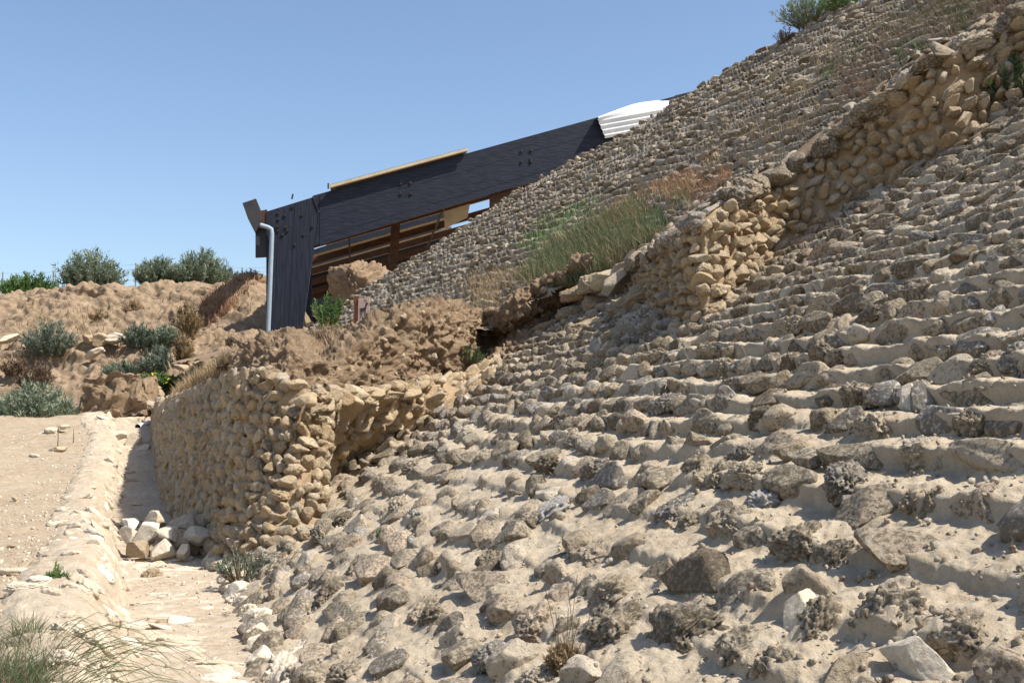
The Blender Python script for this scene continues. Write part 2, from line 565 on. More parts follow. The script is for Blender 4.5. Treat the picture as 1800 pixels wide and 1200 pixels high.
def slope_face(sl, poly, pitch, amp_fn, place_fn, px_step, urange, vrange, seed, wamp, fil=0.42, rough=0.014, rclip=None):
    """returns (V, faces) of the mortar and the list of stones"""
    us = np.arange(urange[0], urange[1] + .1, px_step); vs = np.arange(vrange[0], vrange[1] + .1, px_step)
    U, Vv = np.meshgrid(us, vs)
    D = sl.hit(U, Vv)
    ok = ~np.isnan(D) & inpoly(U, Vv, poly)
    Dn = np.where(np.isnan(D), 50, D)
    a = (U - 900) / F; b = (Vv - 600) / F
    X = np.stack([a * Dn, Dn * (CP + b * SP), EYE + Dn * (SP - b * CP)], -1)
    S, Rr = sl.sr(X)
    smin, smax = S[ok].min(), S[ok].max(); rmin, rmax = Rr[ok].min(), Rr[ok].max()
    # stones
    stones = []; marks = []
    rgr = np.arange(-5, 80, .05)
    pgr = np.cumsum(.05 / (pitch(rgr) if callable(pitch) else np.full(len(rgr), pitch)))
    row_r = lambda k: float(np.interp(k, pgr, rgr))
    row_p = lambda r: np.interp(r, rgr, pgr)
    k0 = int(row_p(rmin)) - 1; k1 = int(row_p(rmax)) + 2
    for k in range(k0, k1):
        sc = smin - 0.3 + rng.random() * .3
        while sc < smax:
            r = row_r(k) + float(wob(sc, row_r(k), seed, wamp))
            if r < 0.02: sc += 0.3; continue
            p0 = sl.pt(sc, r)
            u, v, dd = pix(p0)
            if not inpoly(np.array([u]), np.array([v]), poly)[0] or dd < 1.2:
                sc += 0.18; continue
            spec = place_fn(sc, r, u, v, dd, k)
            hw, hr, hn, gap, dr, dn, skip = spec
            sc += hw
            if not skip:
                A = float(amp_fn(sc, r))
                n = sl.nrm(r)
                c = sl.pt(sc, r + dr) + n * (A * 0.25 + dn)
                Fm = jitter_frame(frame_from((sl.d[0], sl.d[1], 0), n), 0.13)
                stones.append(Stone(c, Fm, (hw * 1.06, hr, hn)))
                if rng.random() < .45: stones[-1].k = int(rng.choice(ANG))
                if sl is NG and r - NG_R0 > 5.0 and rng.random() < .5: stones[-1].tone = float(rng.choice([.3, .32, .55, .8, .78]))
                if sl is not NG and rng.random() < .45: stones[-1].tone = float(rng.choice([.3, .27, .55, .8, .82]))
                marks.append((sc, r + dr, hw, hr, hn))
            sc += hw + gap
    # mortar fillets
    cell = 0.03
    nS = int((smax - smin) / cell) + 60; nR = int((rmax - rmin) / cell) + 60
    H = np.zeros((nS, nR), np.float32)
    s0 = smin - 30 * cell; r0 = rmin - 30 * cell
    for (a_, b_, hw, hr, hn) in marks:
        w = int(hw * 2.2 / cell) + 2; h = int(hr * 3.2 / cell) + 2
        ci = int((a_ - s0) / cell); cj = int((b_ - r0) / cell)
        i0, i1 = max(ci - w, 0), min(ci + w + 1, nS); j0, j1 = max(cj - h, 0), min(cj + h + 1, nR)
        if i0 >= i1 or j0 >= j1: continue
        ii = (np.arange(i0, i1) * cell + s0 - a_)[:, None]; jj = (np.arange(j0, j1) * cell + r0 - b_)[None, :]
        q = np.sqrt((ii / (hw * 1.25)) ** 2 + (jj / np.where(jj > 0, hr * 2.2, hr * 1.1)) ** 2)
        b2 = fil * hn * smooth01(1.25 - q)
        H[i0:i1, j0:j1] = np.maximum(H[i0:i1, j0:j1], b2)
    fi = np.clip((S - s0) / cell, 0, nS - 1.01); fj = np.clip((Rr - r0) / cell, 0, nR - 1.01)
    i = fi.astype(int); j = fj.astype(int); wi = fi - i; wj = fj - j
    Hs = H[i, j] * (1 - wi) * (1 - wj) + H[np.minimum(i + 1, nS - 1), j] * wi * (1 - wj) + H[i, np.minimum(j + 1, nR - 1)] * (1 - wi) * wj + H[np.minimum(i + 1, nS - 1), np.minimum(j + 1, nR - 1)] * wi * wj
    rw = Rr - wob(S, Rr, seed, wamp)
    phi = np.mod(row_p(rw) + 0.06, 1.0)
    A = amp_fn(S, Rr)
    Pn = np.stack([S, Rr, 0 * S], -1)
    h = A * terrace(phi) * (0.75 + 0.5 * vn(Pn, 1.6, seed + 2)) + Hs + rough * fbm(Pn, 7, 4, seed + 4, 0.6) + 0.007 * vn(Pn, 31, seed + 6) + 0.03 * fbm(Pn, 0.8, 2, seed + 8)
    X = X + sl.nrm(Rr) * h[..., None]
    Fc = grid_faces(*U.shape, ok)
    V, Fc, _ = compact(X.reshape(-1, 3), Fc)
    return V, Fc[:, ::-1], stones

# --- near glacis
tg = np.concatenate([[-6, 0.40], np.arange(0.64, 5.01, .4), np.arange(5.2, 30, .2)])
def gprof(t):
    t = np.asarray(t, float)
    z = 0.56 * (t - 0.64)
    q = np.clip(t - 5, 0, 4)
    z = z + 0.03625 * q * q + 0.29 * np.clip(t - 9, 0, None)
    return z
zg = gprof(tg); zg[0] = -0.5; zg[1] = -0.14
NG = Slope((-0.297, 0.955), tg, zg)
NGPOLY = [(150, 1700), (330, 1090), (395, 1020), (440, 960), (520, 870), (600, 790), (790, 665), (880, 600), (925, 560), (975, 520), (1060, 478), (1125, 452),
          (1215, 480), (1245, 530), (1300, 490), (1352, 430), (1430, 385), (1505, 335), (1600, 283), (1690, 238), (1740, 190), (1830, 130), (2300, -150), (2700, -150), (2700, 1700)]
NG_R0 = float(np.interp(0.64, NG.tg, NG.rg))
def ng_amp(s, r):
    # nearly flush close by, clear steps higher up
    return 0.012 + 0.046 * smooth01((np.asarray(r) - NG_R0 - 1.0) / 3.8) - 0.016 * smooth01((np.asarray(r) - NG_R0 - 5.0) / 2.0)
def ng_pitch(r):
    return 0.335 - 0.115 * smooth01((r - NG_R0 - 5.0) / 2.0)
def ng_place(sc, r, u, v, dd, k):
    lo = 1 - float(smooth01((r - NG_R0 - 1.0) / 3.6))            # 1 near, 0 up the slope
    hw = rng.lognormal(math.log(0.118 + 0.015 * lo), 0.42)
    hw = min(max(hw, 0.05), 0.32)
    hr = (0.085 + 0.05 * rng.random()) * (0.75 + 0.35 * min(hw / .12, 1.6))
    if lo < .5: hr = 0.09 + 0.03 * rng.random()
    hn = 0.050 + 0.040 * rng.random() + 0.19 * min(hw, .22)
    gap = -0.035 + rng.random() * (0.035 + 0.09 * lo)
    dr = 0.04 + rng.normal(0, 0.016 + 0.05 * lo)
    dn = rng.normal(0.004, 0.014)
    if r - NG_R0 > 5.3:
        hw = min(max(rng.lognormal(math.log(0.13), 0.4), 0.06), 0.3); hr = .065 + .025 * rng.random(); hn = .055 + .03 * rng.random()
        gap = -.045 + rng.random() * .03; dr = .035 + rng.normal(0, .01); dn = rng.normal(0, .01)
    skip = rng.random() < 0.05 + 0.07 * lo
    return hw, hr, hn, gap, dr, dn, skip
V, Fc, ng_stones = slope_face(NG, NGPOLY, ng_pitch, ng_amp, ng_place, 3.0, (120, 2300), (-120, 1600), 11, 0.08)
glacis = thing('stone_glacis', 'large near glacis slope studded with rows of rough pitted stones in pale mortar', 'stone slope')
link('mortar_bed', mesh_np('mortar_bed', V, Fc, True, None, M['mortar']), None, glacis)
emit(ng_stones + pebbles(V, 2200, .006, .022, 12), glacis, M['stone'], M['stone_m'], (5, 4, 3), 284)

# --- far glacis
for (u, v, w, h, mt) in [(1615, 1168, 150, 46, 'white'), (965, 908, 84, 56, 'grey'), (1342, 890, 62, 44, 'grey'), (1085, 660, 80, 24, 'white'), (1600, 705, 70, 30, 'white'), (1415, 1085, 110, 62, 'white'), (555, 722, 0, 0, '')]:
    if not w: continue
    D_ = float(NG.hit(np.array([float(u)]), np.array([float(v)]))[0])
    p_ = P(u, v, D_); _, r_ = NG.sr(p_[None]); n_ = NG.nrm(r_)[0]
    Fm_ = jitter_frame(frame_from((NG.d[0], NG.d[1], 0), n_), .12)
    sz_ = np.array([w / F * D_ * .62, h / F * D_ * .85, .085])
    o = link('stone', stone_mesh(5, 23 if mt == 'white' else 4, M['pale'] if mt == 'white' else M['greystone']), None, glacis)
    m = Matrix((Fm_ * sz_[None, :]).tolist()).to_4x4(); m.translation = Vector(p_ + n_ * .02)
    o.matrix_local = glacis.matrix_basis.inverted() @ m
    o['label'] = 'bright white smooth stone' if mt == 'white' else 'pale blue-grey stone'
pa, pb, pc = 0.0528, 0.14, 0.18
n2 = np.array([pb, pa * CP + pc * SP, pa * SP - pc * CP])     # n2.(p-cam)=1
d2 = np.array([-n2[1], n2[0]]); d2 /= np.hypot(*d2)
e2 = np.array([d2[1], -d2[0]])
k2 = -(n2[0] * e2[0] + n2[1] * e2[1]) / n2[2]
z2 = EYE + 1 / n2[2]
tt = np.array([-40.0, 80.0])
FG = Slope(d2, np.linspace(-20, 60, 401), z2 + k2 * np.linspace(-20, 60, 401))
SIL = [(500, 604), (520, 590), (560, 566), (600, 541), (640, 508), (700, 470), (760, 436), (830, 390), (900, 343), (1000, 288), (1100, 236), (1170, 192), (1230, 153), (1330, 97), (1420, 48), (1520, -3), (1640, -62), (1800, -140), (2300, -390)]
FGLOW = [(2300, -80), (1830, 12), (1750, 52), (1640, 104), (1570, 165), (1480, 235), (1420, 285), (1370, 312), (1290, 350), (1240, 385), (1190, 430), (1145, 447), (1100, 462), (1045, 482), (1000, 500), (945, 530), (892, 572), (850, 590), (700, 640), (500, 640)]
FGPOLY = SIL + FGLOW
def fg_place(sc, r, u, v, dd, k):
    hw = min(max(rng.lognormal(math.log(0.135), 0.42), 0.055), 0.34)
    return hw, 0.06 + 0.035 * rng.random(), 0.055 + 0.05 * rng.random(), -.03 + rng.random() * 0.05, 0.045 + rng.normal(0, 0.022), rng.normal(0, 0.018), rng.random() < (0.55 if mnoise(Vector((sc * .45, r * .7, 3.3))) > .28 else 0.08)
V, Fc, fg_stones = slope_face(FG, FGPOLY, 0.33, lambda s, r: 0.10 + 0 * np.asarray(r), fg_place, 3.0, (480, 2100), (-330, 660), 31, 0.17, rough=0.02)
glacis2 = thing('stone_glacis', 'steeper far glacis slope of weathered grey stone courses rising against the sky', 'stone slope')
link('mortar_bed', mesh_np('mortar_bed', V, Fc, True, None, M['mortar_far']), None, glacis2)
emit(fg_stones, glacis2, M['stone'], M['stone_m'], (4, 3, 3))
def fgp(u, v, up=0.0):
    D = float(FG.hit(np.array([float(u)]), np.array([float(v)]))[0])
    if math.isnan(D): D = 30.0
    return P(u, v, D) + np.array([0, 0, up])
def ngp(u, v):
    D = float(NG.hit(np.array([float(u)]), np.array([float(v)]))[0])
    if math.isnan(D): D = 15.0
    return P(u, v, D)
# earth core behind the far crest
rows = []
for (u, v) in SIL:
    p = fgp(u, v + 3) + np.array([0, 0, -0.02])
    e3 = np.array([e2[0], e2[1], 0])
    rows.append([p, p + e3 * 1.2 + [0, 0, 0.25], p + e3 * 4 + [0, 0, -.3], p + e3 * 9 + [0, 0, -4], np.array([*(p + e3 * 14)[:2], -1])])
G = np.array(rows)
core = link('hill', mesh_np('hill', G.reshape(-1, 3), grid_faces(G.shape[0], G.shape[1])[:, ::-1], True, None, M['mortar_far']))
tag(core, kind='structure')

# ------------------------------------------------------------------ lofted faces
def catmull(A, m):
    """resample rows of control points (n,k,3) along axis 0 to m"""
    n = A.shape[0]
    t = np.linspace(0, n - 1, m)
    i = np.clip(np.floor(t).astype(int), 0, n - 2); w = (t - i)
    p1 = A[i]; p2 = A[i + 1]; p0 = A[np.maximum(i - 1, 0)]; p3 = A[np.minimum(i + 2, n - 1)]
    w = w.reshape(-1, *([1] * (A.ndim - 1)))
    return 0.5 * (2 * p1 + (p2 - p0) * w + (2 * p0 - 5 * p1 + 4 * p2 - p3) * w ** 2 + (3 * p1 - p0 - 3 * p2 + p3) * w ** 3)

def arc_resample(line, m):
    line = np.array(line, float)
    fine = catmull(line, 400)
    L = np.concatenate([[0], np.cumsum(np.linalg.norm(np.diff(fine, axis=0), axis=1))])
    t = np.linspace(0, L[-1], m)
    return np.stack([np.interp(t, L, fine[:, k]) for k in range(3)], 1)

def loft(lines, m, k, linear=False):
    """lines: bottom..top polylines of 3D points -> grid (k, m, 3)"""
    C0 = np.array(lines, float)                       # (rows, ctrl, 3)
    seg = np.linalg.norm(np.diff(C0, axis=1), axis=2).mean(0)
    cum = np.concatenate([[0], np.cumsum(seg)])
    tt_ = np.interp(np.linspace(0, cum[-1], m), cum, np.arange(len(cum)))
    nC = C0.shape[1]; i_ = np.clip(np.floor(tt_).astype(int), 0, nC - 2); w_ = (tt_ - i_)[None, :, None]
    q0 = C0[:, np.maximum(i_ - 1, 0)]; q1 = C0[:, i_]; q2 = C0[:, i_ + 1]; q3 = C0[:, np.minimum(i_ + 2, nC - 1)]
    A = 0.5 * (2 * q1 + (q2 - q0) * w_ + (2 * q0 - 5 * q1 + 4 * q2 - q3) * w_ ** 2 + (3 * q1 - q0 - 3 * q2 + q3) * w_ ** 3)
    if linear:
        t = np.linspace(0, len(lines) - 1, k); i = np.clip(np.floor(t).astype(int), 0, len(lines) - 2); w = (t - i)[:, None, None]
        return A[i] * (1 - w) + A[i + 1] * w
    return catmull(A, k)

def loft_stones(G, Nn, size, gap, hn, courses, jit=0.12, skip=0.04, b0=0.0, b1=1.0, stretch=1.0, embed=0.0):
    kk, mm = G.shape[:2]
    out = []
    for c in range(courses):
        b = b0 + (b1 - b0) * (c + 0.5) / courses
        row = G[min(int(b * (kk - 1)), kk - 1)]; 
        L = np.concatenate([[0], np.cumsum(np.linalg.norm(np.diff(row, axis=0), axis=1))])
        x = rng.random() * size
        while x < L[-1]:
            hw = min(max(rng.lognormal(math.log(size), 0.33), size * .5), size * 2.2) * stretch
            x += hw
            if x > L[-1]: break
            j = int(np.interp(x, L, np.arange(mm)))
            bb = min(max(b + rng.normal(0, 0.18 / courses), 0), 1)
            i = min(int(bb * (kk - 1)), kk - 1)
            if rng.random() > skip:
                n = Nn[i, j]
                col = G[:, j]; colL = np.linalg.norm(np.diff(col, axis=0), axis=1).sum() * (b1 - b0)
                hr = 0.5 * colL / courses * (0.85 + 0.3 * rng.random())
                hr = min(hr, size * 1.5)
                tdir = G[i, min(j + 1, mm - 1)] - G[i, max(j - 1, 0)]
                Fm = jitter_frame(frame_from(tdir, n), jit)
                hnn = hn * (0.7 + 0.6 * rng.random())
                out.append(Stone(G[i, j] + n * (rng.normal(0, hn * 0.15) - embed), Fm, (hw, hr, hnn)))
                if rng.random() < .5: out[-1].k = int(rng.choice(ANG))
            x += hw + rng.random() * gap
    return out

def lumps(G, Nn, amp, f, seed, ridged=0.5):
    a = fbm(G, f, 5, seed, 0.55)
    b = 1 - np.abs(fbm(G, f * 1.3, 3, seed + 40, 0.5)) * 2
    return G + Nn * (amp * (a + ridged * (b - 0.5)))[..., None]

def face_obj(name, G, mat, parent=None, flip=False):
    Fc = grid_faces(G.shape[0], G.shape[1])
    if flip: Fc = Fc[:, ::-1]
    return link(name, mesh_np(name, G.reshape(-1, 3), Fc, True, None, mat), None, parent)

def orient(G):
    """normals pointing to the camera side"""
    n = grid_normals(G)
    c = np.array([0, 0, EYE]) - G
    if (n * c).sum() < 0: n = -n
    return n

# --- step wall between the two slopes
FOOT = [(1118, 498), (1150, 528), (1190, 556), (1235, 564), (1295, 515), (1352, 455), (1430, 402), (1505, 352), (1600, 302), (1690, 256), (1745, 212), (1840, 150), (2050, 20)]
TOP = [(1112, 476), (1148, 452), (1190, 424), (1232, 388), (1290, 348), (1365, 313), (1425, 280), (1485, 232), (1570, 168), (1640, 108), (1745, 58), (1840, 10), (2050, -110)]
foot = []; topl = []
for (f, t) in zip(FOOT, TOP):
    u, v = f
    Df = float(NG.hit(np.array([float(u)]), np.array([float(v + 6)]))[0])
    foot.append(P(u, v + 8, Df)); topl.append(P(t[0], t[1], Df + 0.4))
midl = [a * 0.5 + b * 0.5 + np.array([0, 0, 0]) for a, b in zip(foot, topl)]
G = loft([foot, midl, topl], 420, 90)
Nn = orient(G)
wall2 = thing('rubble_wall', 'ochre rubble step wall climbing between the near and far slopes with grey coping', 'stone wall')
face_obj('mortar_face', lumps(lumps(G, Nn, 0.05, 2.2, 5) - Nn * .03, Nn, .025, 9, 6), M['wallearth'], wall2)
st = loft_stones(G, Nn, 0.095, 0.035, 0.115, 8, jit=0.28, skip=0.05, b1=0.93, embed=0.0)
for (u, v, w, h) in [(965, 575, 60, 22), (1010, 552, 56, 26), (1040, 500, 60, 30), (1066, 488, 64, 34), (1098, 474, 66, 34), (1128, 460, 60, 32), (1160, 446, 60, 34), (1010, 515, 54, 26), (1052, 535, 62, 34), (1095, 545, 60, 46), (1030, 575, 60, 22), (1095, 582, 66, 26), (1150, 566, 46, 28), (1190, 575, 42, 28), (1140, 515, 90, 42), (1170, 468, 76, 34), (1216, 440, 44, 38), (1254, 412, 56, 34), (1262, 384, 48, 28), (1075, 505, 70, 26), (1020, 522, 60, 20)]:
    D_ = float(NG.hit(np.array([float(u)]), np.array([float(v)]))[0]) - .1
    if v < 520 and u < 1170: D_ = min(D_, float(FG.hit(np.array([float(u)]), np.array([float(v)]))[0]) - .05)
    st.append(Stone(P(u, v, D_), jitter_frame(frame_from((.9, .1, .1), (-.15, -.8, .5)), .15), (w / F * D_ * .55, h / F * D_ * .6, h / F * D_ * .6)))
cope = []
for j in range(4, 420, 8):
    j2 = min(419, j + int(rng.integers(-2, 3)))
    Fm = jitter_frame(frame_from(G[-1, min(j2 + 3, 419)] - G[-1, j2 - 3], Nn[-1, j2] * .5 + np.array([0, 0, 1])), 0.25)
    if rng.random() < .9:
        cope.append(Stone(G[-2, j2] + np.array([0, 0, 0.02]) + Nn[-1, j2] * .02, Fm, (0.14 + .14 * rng.random(), 0.13 + .1 * rng.random(), 0.10 + .06 * rng.random())))
emit(st, wall2, M['gold'], M['gold_m'], (5, 4, 3), 240)
emit(cope, wall2, M['stone'], M['stone_m'], (5, 4, 3), 295)
# berm behind the coping
topb = [np.array(p) for p in topl]
back = []
for (u, v), p in zip(TOP, topl):
    q = fgp(u - 14, v - 16)
    back.append(q)
midb = [a * .5 + b * .5 - [0, 0, .05] for a, b in zip(topb, back)]
backr = [b + np.array([e2[0], e2[1], -.4]) * .8 for b in back]
Gb = loft([topb, midb, back, backr], 300, 40)
Nb = grid_normals(Gb); Nb = Nb * np.sign(Nb[..., 2:3] + 1e-9)
berm = face_obj('ground', lumps(Gb, Nb, 0.05, 1.5, 8), M['earthcap'])
tag(berm, kind='structure')
BERM = Gb
emit(loft_stones(Gb, Nb, 0.10, 0.05, 0.055, 9, jit=.25, skip=.1), glacis2, M['stone'], M['stone_m'], (3, 3, 2), 0, 'ledge_stones')

# --- bastion
base = [P(560, 985, 10.6), P(470, 1018, 11.2), P(415, 1000, 12.2), P(352, 968, 14.2), P(318, 925, 17.0), P(300, 893, 19.2), P(282, 850, 22.4), P(272, 800, 26.5), P(270, 745, 31)]
low = [P(575, 900, 12.3), P(505, 900, 12.0), P(430, 880, 12.8), P(365, 860, 15.0), P(324, 840, 17.8), P(302, 820, 20.4), P(285, 790, 23.5), P(274, 762, 27.2), P(271, 725, 31)]
mid = [P(580, 790, 13.0), P(532, 780, 12.4), P(470, 770, 12.8), P(410, 760, 13.9), P(362, 755, 16.2), P(326, 750, 18.9), P(300, 740, 21.7), P(284, 728, 24.9), P(277, 712, 30.3)]
topd = [P(590, 700, 13.4), P(548, 685, 12.8), P(480, 655, 13.2), P(418, 655, 14.7), P(368, 678, 17.5), P(330, 692, 20.1), P(304, 702, 23.0), P(286, 706, 26.2), P(280, 700, 30.5)]
G = loft([base, low, mid, topd], 560, 200)
Nn = orient(G)
bast = thing('bastion_wall', 'shaded rubble bastion wall along the trench with a sunlit corner face', 'stone wall')
face_obj('shaded_face', lumps(lumps(G, Nn, 0.07, 1.7, 51) - Nn * .03, Nn, .025, 9, 53), M['wallearth'], bast)
st = loft_stones(G, Nn, 0.090, 0.03, 0.10, 18, jit=0.3, skip=0.05, embed=0.01)
# sunlit face
J = [ngp(505, 940), ngp(545, 885), ngp(600, 830), ngp(665, 790), ngp(740, 745), ngp(820, 700), ngp(880, 655)]
Tb = [P(532, 715, 12.4), P(556, 688, 12.7), P(600, 690, 13.5), P(660, 684, 14.7), P(740, 668, 16.3), P(820, 655, 17.9), ngp(880, 630)]
Mi = [a * 0.5 + b * 0.5 + np.array([-0.03, -0.1, 0]) for a, b in zip(J, Tb)]
G2 = loft([J, Mi, Tb], 260, 120)
N2 = orient(G2)
face_obj('sunlit_face', lumps(G2, N2, 0.05, 2.4, 61), M['wallearth'], bast)
NF = N2 * .45 + np.array([0.15, -.8, .05])
st2 = loft_stones(G2, NF, 0.15, 0.30, 0.15, 10, jit=0.16, skip=0.03, embed=0.03)
for q in st2: q.sz[1] = min(max(q.sz[1], .09), .13)
emit(st + st2, bast, M['gold'], M['gold_m'], (5, 4, 3), 295)

def ngq(u, v, d=-0.25, w=0.0):
    D = float(NG.hit(np.array([float(u)]), np.array([float(v)]))[0])
    E = float(FG.hit(np.array([float(u)]), np.array([float(v)]))[0])
    return P(u, v, D * (1 - w) + min(D, E) * w + d)
cb = [P(404, 672, 15.4), P(440, 670, 14.3), P(500, 684, 13.2), P(560, 704, 13.3), P(620, 698, 14.5), P(740, 684, 17.0), P(800, 674, 17.9), ngq(850, 660, -.1), ngq(900, 622, -.1), ngq(945, 582, -.1), ngq(985, 545, -.1), ngq(1040, 512, -.1)]
cm = [P(408, 634, 15.4), P(440, 634, 14.5), P(505, 644, 13.6), P(560, 664, 13.8), P(620, 654, 14.9), P(740, 620, 17.0), P(790, 612, 17.6), ngq(850, 620, -.2, .5), ngq(900, 585, -.2, .5), ngq(950, 552, -.2, .5), ngq(995, 520, -.2, .5), ngq(1045, 494, -.2, .5)]
cr = [P(410, 612, 15.8), P(450, 608, 15.1), P(515, 602, 14.3), P(562, 634, 14.3), P(610, 612, 15.3), P(730, 544, 17.2), P(790, 544, 18.1), ngq(850, 568, -.2, 1), ngq(892, 562, -.2, 1), ngq(945, 520, -.2, 1), ngq(1000, 490, -.2, 1), ngq(1045, 474, -.2, 1)]
ck = [P(402, 614, 17), P(450, 610, 16.5), P(515, 606, 16.5), P(562, 626, 17), P(610, 606, 17.6), P(730, 560, 19), P(790, 556, 20), fgp(850, 562), fgp(892, 556), fgp(945, 514), fgp(1000, 484), fgp(1045, 468)]
cz = [p + np.array([0.5, 3.0, -1.8]) for p in ck]
Gc = loft([cb, cm, cr, ck, cz], 640, 200)
Nc = orient(Gc)
capT = thing('earth_mound', 'crumbling brown mudbrick earth mass lying on top of the bastion wall', 'earth mound')
Gl = lumps(Gc, Nc, 0.15, 1.5, 71, 0.9)
Gl = lumps(Gl, Nc, 0.10, 4.0, 77, 1.0)
Gl = lumps(Gl, Nc, 0.03, 11.0, 79, 0.8)
face_obj('eroded_earth', Gl, M['earthcap'], capT)
clods = []
for _ in range(300):
    i = int(rng.integers(6, 110)); j = int(rng.integers(5, 635))
    s_ = rng.lognormal(math.log(0.032), 0.5)
    clods.append(Stone(Gl[i, j] - Nc[i, j] * s_ * .4, jitter_frame(frame_from((1, .2, 0), Nc[i, j]), .6), (s_ * 1.3, s_, s_ * .8)))
emit(clods, capT, M['gold'], M['gold_m'], (4, 3, 3), 90, 'small_clods')

# sand-brown slope face left of the shelter foot and grass below it (ground joining cap, far slope and bank)
ga = [P(380, 650, 15.5), P(450, 622, 16.3), P(520, 614, 16.3), P(600, 610, 17), P(680, 592, 18), P(780, 577, 19.4), P(860, 580, 20.6)]
wt_ = [np.array(p) for p in topd[2:]]
Gwt = loft([wt_, [p + [.25, 1.2, 0.02] for p in wt_], [p + [.6, 3.5, 0.1] for p in wt_], [p + [1.5, 8, -.6] for p in wt_]], 200, 50)
Nwt = grid_normals(Gwt); Nwt = Nwt * np.sign(Nwt[..., 2:3] + 1e-9)
tag(face_obj('ground', lumps(Gwt, Nwt, 0.05, 1.5, 14), M['earthcap']), kind='structure')
gbk = [P(380, 628, 26), P(450, 606, 27), P(520, 600, 28), P(600, 596, 27), P(680, 580, 25), P(780, 566, 24), P(860, 570, 23.5)]
gck = [P(300, 640, 36), P(420, 610, 39), P(505, 600, 41), P(590, 575, 42), P(650, 560, 44), P(720, 540, 46), P(800, 520, 48)]
Gg = loft([ga, gbk, gck], 160, 60)
Ng = grid_normals(Gg); Ng = Ng * np.sign(Ng[..., 2:3] + 1e-9)
tag(face_obj('ground', lumps(Gg, Ng, 0.08, 1.2, 15), M['earthcap']), kind='structure')

# ------------------------------------------------------------------ trench, channel wall, platform
Y_ = np.array([-4, 1, 4, 7.1, 9, 11, 13, 16, 19, 23, 27, 30, 33])
FX = np.array([1.2, -0.3, -1.35, -2.42, -3.10, -3.83, -4.57, -5.69, -6.86, -8.05, -9.55, -10.8, -12.0])
RX = np.array([3.5, 1.6, 0.0, -1.45, -2.0, -2.7, -3.4, -4.4, -5.5, -7.0, -8.3, -9.2, -10.2])
FZ = np.array([0, 0, 0, 0, 0, 0, 0, 0.03, 0.12, 0.5, 1.14, 1.6, 1.9])
PZ = FZ + np.array([.36, .36, .36, .36, .38, .38, .36, .36, .36, .34, .28, .2, .1])
yy = np.concatenate([np.arange(-4, 5, .12), np.arange(5, 16, .045), np.arange(16, 33.01, .08)])
fx = np.interp(yy, Y_, FX); rx = np.interp(yy, Y_, RX) ; fz = np.interp(yy, Y_, FZ); pz = np.interp(yy, Y_, PZ)
fx = fx + 0.04 * np.array([mnoise(Vector((y * .8, 3.1, 0))) for y in yy])
tf = np.linspace(0, 1, 46)
Gf = np.stack([fx[:, None] * (1 - tf) + (rx + .5)[:, None] * tf, np.repeat(yy[:, None], 46, 1), np.repeat(fz[:, None], 46, 1)], -1)
Pn = Gf.copy()
Gf[..., 2] += 0.035 * fbm(Pn, 1.3, 3, 5) + 0.02 * (1 - np.abs(fbm(Pn * [1, 2.0, 1], 3.2, 3, 9))) + 0.07 * smooth01((tf[None, :] - .62) / .38)
step = lambda y0, h: -h * smooth01((y0 - yy) / 0.18) 
Gf[..., 2] += (0.06 * np.sign(np.sin(yy * 2.1)) * (yy > 17) * (yy < 25))[:, None] * 0.5
fl = face_obj('trench_floor', Gf, M['plaster'])
tag(fl, kind='structure')
# channel wall: profile from the outer edge over the rounded top down to the floor
prof_x = np.array([-0.95, -0.86, -0.74, -0.56, -0.42, -0.32, -0.23, -0.15, -0.07, 0.0, 0.05])
prof_z = np.array([0.55, 0.90, 1.05, 1.09, 1.08, 1.0, 0.80, 0.50, 0.20, -0.02, -0.12])
tpx = np.interp(np.linspace(0, 1, 48), np.linspace(0, 1, 11), prof_x); tpz = np.interp(np.linspace(0, 1, 48), np.linspace(0, 1, 11), prof_z)
Gw = np.stack([fx[:, None] + tpx[None, :] * (1 + .08 * np.sin(yy * .9))[:, None], np.repeat(yy[:, None], 48, 1), fz[:, None] + (pz - fz)[:, None] * tpz[None, :] + 0.02 * (tpz > .5)], -1)
Nw = grid_normals(Gw); Nw = Nw * np.sign(Nw[..., 2:3] + 1e-9)
Gw2 = Gw + Nw * (0.075 * fbm(Gw * [1, 1.6, 1], 1.8, 5, 21, .6) + 0.035 * (1 - 2 * np.abs(fbm(Gw * [1, 1.8, .6], 4.5, 2, 24))))[..., None]
chan = thing('channel_wall', 'low pale plastered stone channel wall edging the trench on its left', 'stone wall')
face_obj('plaster_face', Gw2, M['plaster'], chan)
cs = []
for i in range(20, len(yy) - 6, 3):
    y = yy[i]
    if y < 5.0 or rng.random() < .15: continue
    for _ in range(1):
        j = int(rng.integers(6, 44))
        n = Nw[i, j]
        td = Gw[i, min(j + 2, 47)] - Gw[i, j - 2]
        s_ = 0.04 + 0.08 * rng.random()
        cs.append(Stone(Gw2[i, j] - n * .012, jitter_frame(frame_from(td, n), .2), (s_ * 1.5, s_ * (0.6 + .6 * rng.random()), 0.06)))
emit(cs, chan, M['pale'], M['pale_m'], (5, 4, 3), 290)
